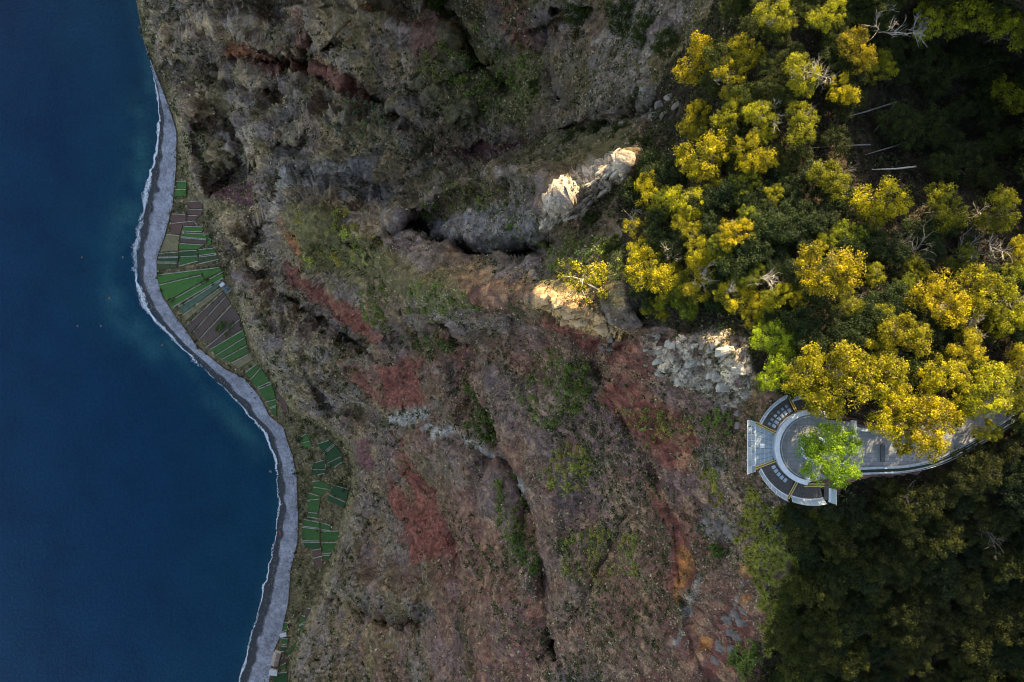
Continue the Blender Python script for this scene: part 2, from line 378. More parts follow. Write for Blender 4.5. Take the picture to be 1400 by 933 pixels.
# ---- ground cover colours
nA = fbm(X/38, Y/38, Z/60, 3); nB = fbm(X/11+5, Y/11, Z/18, 3); nC = fbm(X/3.5, Y/3.5+8, Z/5, 3)
Un = U + 9*nB + 5*nC; Vn = V + 9*fbm(X/11, Y/11+31, Z/18, 3) + 5*nC
def blot(pl, soft=5):
    i = inpoly(Un, Vn, pl); d, _, _ = polydist(Un, Vn, list(pl)+[pl[0]])
    return sstep(-soft, soft, np.where(i, d, -d)).astype(np.float32)
def streak(pl, w):
    d, _, _ = polydist(Un*.5+U*.5, Vn*.5+V*.5, pl); return np.exp(-(d/w)**2).astype(np.float32)
def c3(*c): return np.array(c, np.float32)
brown, tan, red, purple, grey, olive, dark, orange, bluegrey, pale, litter = (c3(.125,.088,.060), c3(.22,.165,.098), c3(.17,.060,.048), c3(.115,.052,.060),
   c3(.20,.178,.172), c3(.095,.088,.038), c3(.045,.035,.028), c3(.36,.15,.05), c3(.185,.178,.182), c3(.34,.335,.33), c3(.045,.034,.024))
C = np.zeros(U.shape+(3,), np.float32) + brown
def mixin(c, k):
    global C
    k = np.clip(k, 0, 1)[..., None].astype(np.float32); C = C*(1-k)+c*k
steep = 1-NG[..., 2]
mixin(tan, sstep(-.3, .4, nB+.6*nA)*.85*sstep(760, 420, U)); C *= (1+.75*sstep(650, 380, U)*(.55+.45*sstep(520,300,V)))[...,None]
mixin(olive, sstep(.0, .5, nA*.6+fbm(X/16+50, Y/16, Z/25, 3))*.6)
mixin(grey, sstep(.1, .5, nC*.5+fbm(X/20, Y/20+70, Z/30, 3))*.6)
mixin(dark, sstep(.15, .55, fbm(X/9+20, Y/9, Z/25, 3))*.5)
lowright = sstep(560, 700, U)*sstep(430, 520, V)
mixin(c3(.185,.108,.085), lowright*(.75+.4*nA)); mixin(c3(.17,.085,.066), lowright*sstep(-.1, .35, nB)*.7)
mixin(c3(.15,.115,.115), sstep(.1,.5, nC+nA*.4)*lowright*.5); mixin(c3(.165,.07,.062), sstep(-.1,.35, fbm(X/26+3, Y/26, Z/70, 3))*sstep(430,560,U)*sstep(400,500,V)*.5); mixin(c3(.15,.12,.135), sstep(.0,.4, fbm(X/22+33, Y/22, Z/60, 3))*.45*(1-forest))
for k, pl in [
  (1, [(384,368),(402,366),(440,388),(478,414),(512,440),(528,462),(520,470),(480,452),(440,424),(398,396)]),
  (1, [(390,292),(402,302),(418,332),(440,362),(446,378),(430,368),(408,340),(396,318)]),
  (1, [(516,500),(540,496),(578,488),(581,558),(546,566),(522,556)]), (.8, [(470,500),(515,500),(520,560),(500,550),(478,530)]),
  (1, [(541,588),(560,600),(585,660),(606,700),(624,762),(562,770),(545,738),(528,672),(520,620),(540,650),(566,690)]),
  (.9,[(304,62),(336,58),(400,84),(470,98),(500,118),(524,160),(490,140),(440,112),(360,100),(318,88)]),
  (.7,[(390,10),(425,20),(430,70),(400,72)]), (.6,[(560,40),(600,30),(610,80),(570,75)]), (.55,[(660,0),(720,0),(745,60),(760,110),(720,90),(690,40)]),
  (1, [(820,545),(842,515),(880,520),(902,545),(935,572),(962,598),(968,640),(935,655),(905,648),(872,610),(845,585)]),
  (.9,[(872,640),(900,676),(935,720),(945,800),(925,840),(912,800),(915,740),(890,690)]),
  (.9,[(738,430),(790,440),(838,448),(832,486),(800,480),(756,452)]), (.7,[(835,450),(880,462),(900,520),(850,520),(828,490)]),
  (.6,[(640,400),(720,380),(735,400),(690,425),(650,425)]), (.6,[(970,830),(1030,830),(1030,933),(960,933)]), (.5,[(600,460),(660,470),(660,540),(620,520)]) ]:
    mixin(red*(1+.3*nC[...,None]), sstep(.25,.75, blot(pl, 7)+.35*nC+.2*nB)*blot(pl, 10)*k*.92)
for pl in [[(486,602),(505,600),(514,640),(500,650),(488,640)], [(290,252),(330,246),(348,262),(330,280),(296,278)], [(600,205),(700,196),(760,190),(740,205),(640,225)]]: mixin(purple, blot(pl)*.9)
for pl in [[(378,232),(440,222),(520,232),(545,262),(540,292),(470,280),(400,262)], [(948,612),(985,606),(1000,640),(985,672),(952,650)], [(950,700),(1005,712),(1015,745),(975,745),(945,720)],
           [(870,120),(930,110),(940,150),(905,170),(880,150)], [(700,280),(740,290),(735,350),(640,340),(560,318),(600,300)]]: mixin(bluegrey*(.8+.4*nC[...,None]), blot(pl)*.75)
mixin(pale*.9, streak([(540,574),(560,572),(582,568)], 7)); mixin(pale*.85, streak([(588,584),(625,592),(655,612),(690,625),(705,640),(722,672)], 3.2))
mixin(pale*.8, streak([(400,232),(385,262),(378,300)], 4)*.8); mixin(pale*.8, streak([(1020,775),(1000,830),(985,860)], 3)*.4); mixin(pale*.7, streak([(952,790),(935,850),(925,880)], 4)*.8)
for pl in [[(398,290),(450,300),(520,345),(600,385),(640,405),(600,425),(520,380),(460,372),(420,350)], [(560,70),(640,60),(760,80),(740,170),(640,180),(580,140)], [(760,170),(860,180),(870,215),(760,240),(700,230)], [(780,330),(860,320),(870,420),(760,400),(740,360)]]:
    mixin(olive*1.05, blot(pl, 9)*.7)
for pl in [[(600,330),(640,325),(700,390),(735,385),(720,400),(640,405)], [(640,380),(735,375),(740,420),(650,425)]]: mixin(c3(.30,.19,.10), blot(pl, 8)*.5*sstep(-.2,.4,nC))
overhang_shade = streak([(548,318),(590,338),(640,352),(700,357),(738,350)], 5); mixin(c3(.028,.026,.027), overhang_shade*.9); mixin(c3(.05,.045,.042), streak([(560,312),(600,322),(640,330),(690,330)], 5)*.6); mixin(c3(.05,.035,.03), streak([(700,436),(705,446)], 5)); mixin(c3(.115,.108,.042), blot([(398,288),(450,296),(520,335),(545,372),(500,390),(450,376),(420,346)],5)*.6)  # shade under the overhang and in the small pit, put into the colour
mixin(c3(.30,.13,.06), streak([(392,296),(404,316),(420,342),(440,368)], 3)*.8)
mixin(orange, blot([(926,748),(938,752),(936,812),(926,840),(918,822),(924,790)], 2)*.7); mixin(orange, blot([(1008,778),(1026,776),(1028,822),(1014,830)], 3)*sstep(-.1,.25,nC)*.8)
mixin(orange*.8, streak([(318,70),(350,74),(400,82),(440,84),(470,96)], 3)*sstep(-.2,.3,nC)*.8); mixin(orange, blot([(956,878),(968,880),(966,896),(954,894)],2)*.9)
mixin(c3(.30,.19,.10), lowright*sstep(.2,.5,nC+.4*nB)*.35)
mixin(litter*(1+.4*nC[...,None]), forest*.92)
mixin(c3(.20,.125,.07), blot([(1022,520),(1060,530),(1040,570),(1020,578)],3)*.9)
mixin(c3(.13,.11,.06)*(1+.5*nC[...,None]), (1-kb)*.95)
crc = c3(.35,.305,.255)*(1+.5*nC[...,None]+.2*vnoise(X*1.3, Y*1.3, Z*1.3)[...,None]); mixin(crc, np.maximum(inz(CRAG,5)*sstep(-.25,.25,nC*1.3+.6*nB+.1), inz(FIN,3))*.95); mixin(c3(.40,.26,.13)*(1+.3*nC[...,None]), inz(LEDGE,3)*.9)
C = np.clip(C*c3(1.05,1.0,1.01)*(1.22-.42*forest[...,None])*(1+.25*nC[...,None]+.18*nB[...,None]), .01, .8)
nu, nv = len(gu), len(gv); idx = np.arange(nu*nv).reshape(nv, nu)
q = np.stack([idx[:-1,:-1], idx[1:,:-1], idx[1:,1:], idx[:-1,1:]], -1).reshape(-1, 4)
keep = (s_w > -40)[:-1,:-1].ravel()
m, t, b = mat("cliff_rock")
a_ = N(t, "ShaderNodeAttribute", attribute_name="col"); g = N(t, "ShaderNodeNewGeometry")
mp = N(t, "ShaderNodeMapping"); mp.inputs["Scale"].default_value = (1,1,.45); t.links.new(g.outputs["Position"], mp.inputs[0])
n1 = noise_node(t, .55, 6, .72, mp.outputs[0]); n2 = noise_node(t, 2.2, 5, .7, mp.outputs[0])
k1 = ramp(t, n1.outputs[0], [(.30,(.50,.48,.46)),(.5,(1,1,1)),(.70,(1.45,1.42,1.35))])
k2 = ramp(t, n2.outputs[0], [(.32,(.65,.65,.65)),(.68,(1.3,1.3,1.3))])
cc = mixc(t, 'MULTIPLY', 1.0, a_.outputs["Color"], k1); cc = mixc(t, 'MULTIPLY', 1.0, cc, k2)
vo = N(t, "ShaderNodeTexVoronoi"); vo.inputs["Scale"].default_value = .55; t.links.new(mp.outputs[0], vo.inputs[0])
sh_ = N(t, "ShaderNodeSeparateColor"); t.links.new(vo.outputs["Color"], sh_.inputs[0])
tuft = ramp(t, sh_.outputs[0], [(.0,(.55,.5,.42)),(.35,(.9,.9,.85)),(.7,(1.1,1.08,1.0)),(1.0,(1.75,1.6,1.3))])
cc = mixc(t, 'MULTIPLY', .75, cc, tuft)
t.links.new(cc, b.inputs["Base Color"]); b.inputs["Roughness"].default_value = .95; b.inputs["Specular IOR Level"].default_value = .15
ad = N(t, "ShaderNodeMath", operation='ADD'); t.links.new(n1.outputs[0], ad.inputs[0]); t.links.new(n2.outputs[0], ad.inputs[1])
bump(t, b, ad.outputs[0], .8, .7)
M['cliff'] = m
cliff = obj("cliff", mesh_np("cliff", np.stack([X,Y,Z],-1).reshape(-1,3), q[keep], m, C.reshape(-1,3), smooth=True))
tag(cliff, "steep volcanic cliff of brown, grey and red rock falling to the sea", kind='structure')

# ---------------------------------------------------------------- far hills around the framed part
ox = np.arange(-800, 1500, 16.0); oy = np.arange(-1000, 2300, 16.0)
OX, OY = np.meshgrid(ox, oy)
bj = np.concatenate([np.stack([X[0,::6],Y[0,::6],Z[0,::6]],-1), np.stack([X[-1,::6],Y[-1,::6],Z[-1,::6]],-1), np.stack([X[::6,-1],Y[::6,-1],Z[::6,-1]],-1)])
d2 = np.full(OX.shape, 1e12); zb = np.zeros(OX.shape)
for p in bj:
    dd = (OX-p[0])**2+(OY-p[1])**2; mm = dd < d2; d2 = np.where(mm, dd, d2); zb = np.where(mm, p[2], zb)
dist = np.sqrt(d2)
crest = 45 - 75*sstep(95, 190, OY) - .30*np.maximum(OY-260, 0) ; foot = crest-330-.12*np.abs(OY)  # unseen crest shaped to keep the sea and lower spurs in shade
hill = np.clip((OX-foot)/(crest-foot), -.1, 1)*575 + np.clip(OX-crest, 0, 900)*.22 + 30*fbm(OX/140, OY/140, OX*0, 4)
hill = np.where(OX > crest-20, np.maximum(hill, 560), hill)
ww = sstep(0, 70, dist); OZ = np.clip(zb*(1-ww)+hill*ww, -14, None) - 2.5
# photo pixel of every outer grid point; drop what lies under the framed mesh
pu = CU+OX*F/(CZ-np.minimum(OZ, 660)); pv = CV-OY*F/(CZ-np.minimum(OZ, 660))
inside = (pu < 1452)&(pv > -50)&(pv < 985)
oi_ = np.arange(OX.size).reshape(OX.shape)
qq = np.stack([oi_[:-1,:-1], oi_[:-1,1:], oi_[1:,1:], oi_[1:,:-1]], -1).reshape(-1,4)
ki = (inside[:-1,:-1]|inside[1:,:-1]|inside[1:,1:]|inside[:-1,1:]).ravel()
cellz = OZ[:-1,:-1].ravel(); fr = (pu[:-1,:-1].ravel() > -900)
qq = qq[~ki]
hc = np.zeros((OX.size,3), np.float32)+c3(.10,.085,.05)
hills = obj("hills", mesh_np("hills", np.stack([OX,OY,OZ],-1).reshape(-1,3), qq, M['cliff'], hc, smooth=True))
tag(hills, "sea cliffs and wooded plateau going on beyond the view, crest shaped for shade", kind='structure')

# ================================================================ SEA, BEACH, FOAM
m, t, b = mat("sea_water")
g = N(t, "ShaderNodeNewGeometry"); a_ = N(t, "ShaderNodeAttribute", attribute_name="col")
n1 = noise_node(t, .02, 5, .6, g.outputs["Position"]); n2 = noise_node(t, .30, 8, .75, g.outputs["Position"])
ad = N(t, "ShaderNodeMath", operation='MULTIPLY_ADD'); t.links.new(n1.outputs[0], ad.inputs[0]); ad.inputs[1].default_value = .6; t.links.new(n2.outputs[0], ad.inputs[2])
vv = ramp(t, ad.outputs[0], [(.6,(.62,.70,.76)),(1.0,(1.45,1.32,1.25))])
t.links.new(mixc(t, 'MULTIPLY', 1.0, a_.outputs["Color"], vv), b.inputs["Base Color"])
b.inputs["Roughness"].default_value = .12; b.inputs["IOR"].default_value = 1.33; b.inputs["Specular IOR Level"].default_value = .14
bump(t, b, n2.outputs[0], .6, 1.4)
su = np.concatenate([np.linspace(-3000,-100,12), np.arange(-80, 420, 5.0), np.linspace(430, 900, 8)]); sv = np.concatenate([np.linspace(-2600,-90,14), np.arange(-80,1020,5.0), np.linspace(1040,3400,14)])
SU, SV = np.meshgrid(su, sv)
sx, sy, _ = at(SU, SV, 0.0); ds = uw(SV)-SU
nz1 = fbm(sx/70, sy/70, sx*0, 3); nz2 = fbm(sx/22, sy/22+9, sx*0, 3)
deep = np.zeros(SU.shape+(3,), np.float32)+c3(.0001,.0265,.068)
kk = sstep(180, 20, ds + 60*nz1)*.55; kk = np.clip(kk, 0, 1)[...,None]; deep = deep*(1-kk)+c3(.0006,.042,.074)*kk
shoal = np.zeros(SU.shape)
for pl, w_ in [([(195,150),(188,220),(178,280),(165,330)], 22), ([(285,545),(320,575),(352,615)], 13), ([(205,60),(206,120)], 10), ([(150,380),(160,430),(215,480)], 16), ([(230,470),(290,540)], 10)]:
    d, _, _ = polydist(SU, SV, pl); shoal = np.maximum(shoal, np.exp(-(d/w_)**2)*(.55+.9*nz2))
shoal = np.maximum(shoal, sstep(22, 2, ds)*.35)
kk = np.clip(shoal, 0, 1)[...,None]*.75; deep = deep*(1-kk)+c3(.018,.095,.115)*kk
si = np.arange(SU.size).reshape(SU.shape); sq = np.stack([si[:-1,:-1], si[1:,:-1], si[1:,1:], si[:-1,1:]], -1).reshape(-1,4)
sea = obj("sea", mesh_np("sea", np.stack([sx,sy,0*sx],-1).reshape(-1,3), sq, m, deep.reshape(-1,3), smooth=True)); tag(sea, "deep blue sea with paler shoals along the shore", kind='structure')

bv = np.arange(60, 1080, 2.0); k_ = np.linspace(-.45, 1.06, 26)
BV, BK = np.meshgrid(bv, k_, indexing='ij')
bu0 = uw(BV); bu1 = ube(BV); BU = bu0 + (bu1-bu0)*BK
BZ = np.where(BK > 0, (bu1-bu0)*.10*BK + .8*sstep(0,.25,BK) + .5, BK*3.0+.5)
bx, by, _ = at(BU, BV, BZ); BZ = BZ + .35*fbm(bx/6, by/6, bx*0, 3)*sstep(.0,.2,BK)
bn = fbm(bx/5, by/5, bx*0, 4); wet = sstep(.30, .2, BK + .2*fbm(bx/9, by/9+3, bx*0, 3))
bc = (c3(.215,.213,.245)*(1+.5*bn[...,None]+.3*fbm(bx/18, by/18+60, bx*0, 3)[...,None]))*(1-wet[...,None]) + c3(.022,.025,.032)*wet[...,None]
bi = np.arange(BU.size).reshape(BU.shape); bq = np.stack([bi[:-1,:-1], bi[1:,:-1], bi[1:,1:], bi[:-1,1:]], -1).reshape(-1,4)
m, t, b = mat("pebbles"); a_ = N(t, "ShaderNodeAttribute", attribute_name="col"); g = N(t, "ShaderNodeNewGeometry")
n1 = noise_node(t, .45, 8, .85, g.outputs["Position"])
t.links.new(mixc(t, 'MULTIPLY', 1.0, a_.outputs["Color"], ramp(t, n1.outputs[0], [(.34,(.4,.4,.4)),(.5,(1,1,1)),(.66,(1.7,1.7,1.7))])), b.inputs["Base Color"])
b.inputs["Roughness"].default_value = .8; bump(t, b, n1.outputs[0], .7, .5)
beach = obj("beach", mesh_np("beach", np.stack([bx,by,BZ],-1).reshape(-1,3), bq, m, bc.reshape(-1,3), smooth=True)); tag(beach, "grey pebble beach below the cliff", kind='structure')

# surf foam: a broken ribbon of small raised flecks along the waterline
fl_v = rng.uniform(86, 1000, 17000)
dens = .25+.75*sstep(-.25,.35, fbm(fl_v/30, fl_v*0+2, fl_v*0, 3)); dens *= np.interp(fl_v, [86,120,230,400,450,520,560,620,640,700,1000], [.4,1,1.0,1,.55,.35,.7,.9,.5,.35,.8])
okf = rng.random(len(fl_v)) < dens; fl_v = fl_v[okf]
off = np.interp(fl_v, [86,150,260,340,400,460,540,620,700,1000],[1,3,6,8,8,7,7,5,4,7]); sp_ = np.interp(fl_v, [86,150,300,400,470,560,700,1000],[1.2,1.8,3.6,4.2,3.2,2.2,1.3,2.2])*(.35+1.9*np.maximum(0, fbm(fl_v/16, fl_v*0+7, fl_v*0, 3)+.35))
fl_u = uw(fl_v) - off + rng.normal(0, 1, len(fl_v))*sp_*.3 + 2.6*fbm(fl_v/9, fl_v*0, fl_v*0, 2)
fx, fy, _ = at(fl_u, fl_v, .25); nf = len(fx)
ang = rng.uniform(0, 6.28, nf); L_ = rng.uniform(.18, .5, nf); W_ = L_*rng.uniform(.4,.9, nf)
vv_ = []; 
for k in range(6):
    a6 = ang+k*math.pi/3; rr_ = np.where(k%2==0, L_, W_)*rng.uniform(.7,1.2,nf); vv_.append(np.stack([fx+np.cos(a6)*rr_, fy+np.sin(a6)*rr_*1.3, np.full(nf,.22)+rng.uniform(0,.1,nf)],-1))
fco = np.stack(vv_,1).reshape(-1,3); ff = np.arange(nf*6).reshape(nf,6)
M['foam'] = surf("sea_foam", (.62,.66,.70), (.80,.82,.84), 2, .6, 0)
tag(obj("surf_foam", mesh_np("surf_foam", fco, ff, M['foam'])), "white surf breaking along the pebble beach", "surf", kind='stuff')

# ================================================================ ROCK OUTCROPS
def rock_mesh(name, seed, sx, sy, sz, mat_, sub=3, nplanes=7, rough=.05):
    import bmesh
    r_ = np.random.default_rng(seed); bm = bmesh.new(); bmesh.ops.create_icosphere(bm, subdivisions=sub, radius=1)
    co = np.array([v.co[:] for v in bm.verts]); d = co/np.linalg.norm(co, axis=1, keepdims=True)
    pn = r_.normal(size=(nplanes,3)); pn /= np.linalg.norm(pn, axis=1, keepdims=True); ph = r_.uniform(.45, .8, nplanes); pn = np.concatenate([pn, [[0,0,1.],[.97,.1,.2],[-.95,.2,.2],[.1,.98,.15],[-.15,-.97,.2]]]); pn /= np.linalg.norm(pn, axis=1, keepdims=True); ph = np.concatenate([ph, r_.uniform(.5,.75,5)])
    dp = d@pn.T; rr = np.min(np.where(dp > .05, ph/np.maximum(dp, .05), 9), axis=1); rr = np.minimum(rr, 1.3)
    co = d*rr[:,None]; co *= (1+rough*fbm(co[:,0]*3+seed, co[:,1]*3, co[:,2]*5, 3)*2)[:,None]
    co *= np.array([sx,sy,sz])
    for v, c in zip(bm.verts, co): v.co = c
    me = bpy.data.meshes.new(name); bm.to_mesh(me); bm.free(); me.materials.append(mat_); return me
M['limestone'] = surf("pale_rock", (.24,.205,.17), (.52,.455,.375), .9, .9, .15, 8)
M['ochre'] = surf("ochre_rock", (.34,.19,.09), (.58,.40,.22), .8, .9, .12, 8)
M['basalt'] = surf("dark_rock", (.09,.075,.07), (.20,.17,.16), 1.0, .9, .1, 8)
M['greyrock'] = surf("grey_rock", (.10,.078,.066), (.26,.21,.18), 1.2, .95, .2, 9)
def outcrop(label, spots, mat_, seed, squash=(1,1,1), rise=.25, rz=None):
    """spots: (u, v, radius px, height factor) ; each block is a part"""
    u0, v0 = spots[0][0], spots[0][1]; g0 = samp(u0, v0); root = empty("rock_outcrop", (float(g0[0]), float(g0[1]), float(g0[2])))
    tag(root, label, "rock outcrop")
    for i, (u, v, r, h) in enumerate(spots):
        x, y, z = (float(k) for k in samp(u, v)); mpp = (CZ-z)/F; rr = r*mpp
        me = rock_mesh("rock_block", seed*100+i, rr*squash[0], rr*squash[1], rr*h*squash[2], mat_)
        obj("rock_block", me, root, (x-g0[0], y-g0[1], z-g0[2]+rr*h*rise), (random.uniform(-.25,.25), random.uniform(-.25,.25), random.uniform(-.5,.5) if rz is None else rz+random.uniform(-.18,.18)))
    return root
wr = []
for i in range(46):
    k = i/45; u = 748+108*k+random.uniform(-4,4); w = 5+8*math.sin(math.pi*min(1,k*1.1+.1)); v = 300-74*k+random.uniform(-w, w)
    wr.append((u, v, random.choice((3,3.5,4.5,5.5,7))*(1+.25*k), random.uniform(.7,1.4)+.6*k))
wr += [(848,220,9,1.6),(838,226,9,1.6),(826,234,9,1.5)]
outcrop("jagged white rock fin jutting from the upper cliff beside the wood", wr, M['limestone'], 1, (1.7,.5,1.1), .3, .62)
lr = []
for i in range(58):
    u = random.uniform(884, 1028); k = (u-884)/144; v = 470+22*math.sin(k*3)+random.uniform(-14, 30+22*k)-8
    lr.append((u, v, random.choice((3,3.5,4,5,6,8,10,12))*random.uniform(.8,1.2), random.uniform(.5,1.0)))
outcrop("broken pale limestone crag at the cliff edge beside the glass platform", lr, M['limestone'], 2, (1.35,.7,.8), -.05, .3)
orr = [(745,412,13,1.3),(764,414,13,1.2),(757,404,11,1.1),(780,422,13,1.1),(798,430,14,1.1),(818,436,13,1.0),(838,440,12,1.0),(775,432,9,1.0),(748,424,8,1.3),(856,446,10,.9)]
outcrop("sunlit ochre ledge of rock under the lone golden tree", orr, M['ochre'], 3, (1.1,.8,.8), .2)
outcrop("dark crumbling rock knob below the ochre ledge", [(846,455,9,1.2),(838,466,9,1.1),(850,470,8,1.2),(832,476,7,1)], M['basalt'], 4)
outcrop("split brown grey slabs at the cliff edge below the succulents", [(985,852,12,.9),(1002,846,11,1),(1012,858,13,.8),(990,872,13,.8),(1006,880,12,.9),(978,892,12,.8),(996,900,14,.7),(970,908,10,.8),(1018,838,9,1.0)], M['greyrock'], 5, (1.05,.85,.75), -.15)
outcrop("grey boulder ledge at the upper edge of the wood", [(905,142,12,1),(918,134,11,1),(896,156,10,1),(925,146,10,1.2),(912,156,9,1)], M['greyrock'], 6, (1.3,.7,.7), 0, .5)
outcrop("brown grey rock ledge left of the spiky rosettes", [(975,722,14,.5),(992,728,14,.5),(1004,736,12,.5),(960,716,10,.5)], M['greyrock'], 7, (1.1,.8,.6), -.15)
outcrop("grey boulders just below the corner of the glass platform", [(990,560,10,.9),(1003,552,9,.9),(1012,566,9,1.0),(980,552,9,.8),(1014,582,8,1),(1000,576,7,.8)], M['greyrock'], 8, (1,.9,.7), -.1)
# loose stones on the beach, far too many to count
bsn = 900; bs_v = rng.uniform(95, 990, bsn); bs_k = np.where(rng.random(bsn) < .55, rng.normal(.12,.07,bsn), rng.uniform(.75,1.05,bsn)); bs_u = uw(bs_v)+(ube(bs_v)-uw(bs_v))*bs_k
bs_z = (ube(bs_v)-uw(bs_v))*.10*np.maximum(bs_k,0)+1.0; bs_x, bs_y, _ = at(bs_u, bs_v, bs_z); bs_r = rng.uniform(.3,1.0,bsn)*rng.choice([.6,1,1.5],bsn)
oc = np.array([(1,0,0),(0,1,0),(-1,0,0),(0,-1,0),(.1,.1,.8),(0,0,-.5)]); of = np.array([(0,1,4),(1,2,4),(2,3,4),(3,0,4),(1,0,5),(2,1,5),(3,2,5),(0,3,5)])
bco = oc[None]*bs_r[:,None,None]*rng.uniform(.6,1.3,(bsn,6,1)); ba = rng.uniform(0,6.28,bsn); bco = np.stack([bco[...,0]*np.cos(ba)[:,None]-bco[...,1]*np.sin(ba)[:,None], bco[...,0]*np.sin(ba)[:,None]+bco[...,1]*np.cos(ba)[:,None], bco[...,2]],-1)+np.stack([bs_x,bs_y,bs_z],-1)[:,None,:]
tag(obj("beach_stones", mesh_np("beach_stones", bco.reshape(-1,3), (of[None]+np.arange(bsn)[:,None,None]*6).reshape(-1,3), M['basalt'])), "dark loose stones scattered along the beach", None, None, 'stuff')
# rocks awash in the sea
for i, (u, v, r, lb) in enumerate([(150,408,3,"pair member"),(138,446,2.6,""),(180,338,2.4,""),(168,352,2.6,""),(112,352,2,""),(106,446,2,""),(222,472,2.2,""),(370,645,3.4,""),(377,612,2.6,""),(191,37,3,"")]):
    x, y, _ = at(u, v, 0); rr = r*.6
    o = obj("sea_rock", rock_mesh("sea_rock", 700+i, rr, rr*1.2, rr*.45, M['basalt'], 2), None, (x, y, .15), (0,0,i))
    tag(o, ["largest dark rock awash off the inner bay","dark rock awash below the one off the inner bay","dark rock close off the beach by the foam","dark rock beside the foam, a little lower","lone small rock farthest out, upper one","lone small rock farthest out, lower one","small rock off the curve of the beach","rock in the surf below the bend of the beach","small rock in the surf at the bend","rock at the foot of the cliff, top of the shore"][i], "rock", "rocks awash along the shore")

# ================================================================ CROP PLOTS on the shelf
def cropmat(name, c0, c1, sc, ang, rowc):
    m, t, b = mat(name); tc = N(t, "ShaderNodeTexCoord"); mp = N(t, "ShaderNodeMapping"); mp.inputs["Rotation"].default_value = (0,0,ang)
    t.links.new(tc.outputs["Object"], mp.inputs[0])
    w = N(t, "ShaderNodeTexWave"); w.inputs["Scale"].default_value = sc; w.inputs["Distortion"].default_value = 1.2; w.inputs["Detail"].default_value = 3
    t.links.new(mp.outputs[0], w.inputs[0])
    n = noise_node(t, .25, 5, .7, tc.outputs["Object"])
    c = ramp(t, n.outputs[0], [(.3,c0),(.7,c1)]); c = mixc(t, 'MIX', w.outputs["Fac"], c, mixc(t, 'MULTIPLY', 1.0, c, rowc))
    t.links.new(c, b.inputs["Base Color"]); b.inputs["Roughness"].default_value = .9
    bump(t, b, w.outputs["Fac"], .5, .25); return m
GM = {'g': cropmat("crop_green", (.028,.092,.018), (.058,.145,.028), .22, .5, (.6,.65,.6)), 'b': cropmat("crop_bright", (.035,.115,.016), (.060,.165,.028), .16, 1.0, (.8,.82,.8)),
      'd': cropmat("crop_dark", (.014,.062,.018), (.032,.092,.028), .22, .4, (.55,.6,.55)), 'o': cropmat("crop_olive", (.035,.055,.018), (.07,.085,.028), .2, 0, (.7,.7,.65)),
      's': cropmat("bare_soil", (.085,.052,.042), (.125,.078,.062), .22, .3, (.75,.75,.75)), 'r': cropmat("red_soil", (.11,.055,.042), (.15,.078,.058), .2, .3, (.8,.8,.8)),
      't': cropmat("dry_plot", (.15,.12,.06), (.26,.21,.11), .2, .3, (.7,.7,.65)), 'c': cropmat("cabbage", (.05,.10,.06), (.12,.17,.11), .45, .6, (.55,.6,.55))}
M['wall'] = surf("terrace_wall", (.26,.24,.20), (.52,.49,.41), .35, .9, .1)
z3 = lambda p: (180+.2572*p[0], 230+.2572*p[1]); z4 = lambda p: (280+.2572*p[0], 430+.2572*p[1]); z5 = lambda p: (320+.2927*p[0], 660+.2926*p[1])
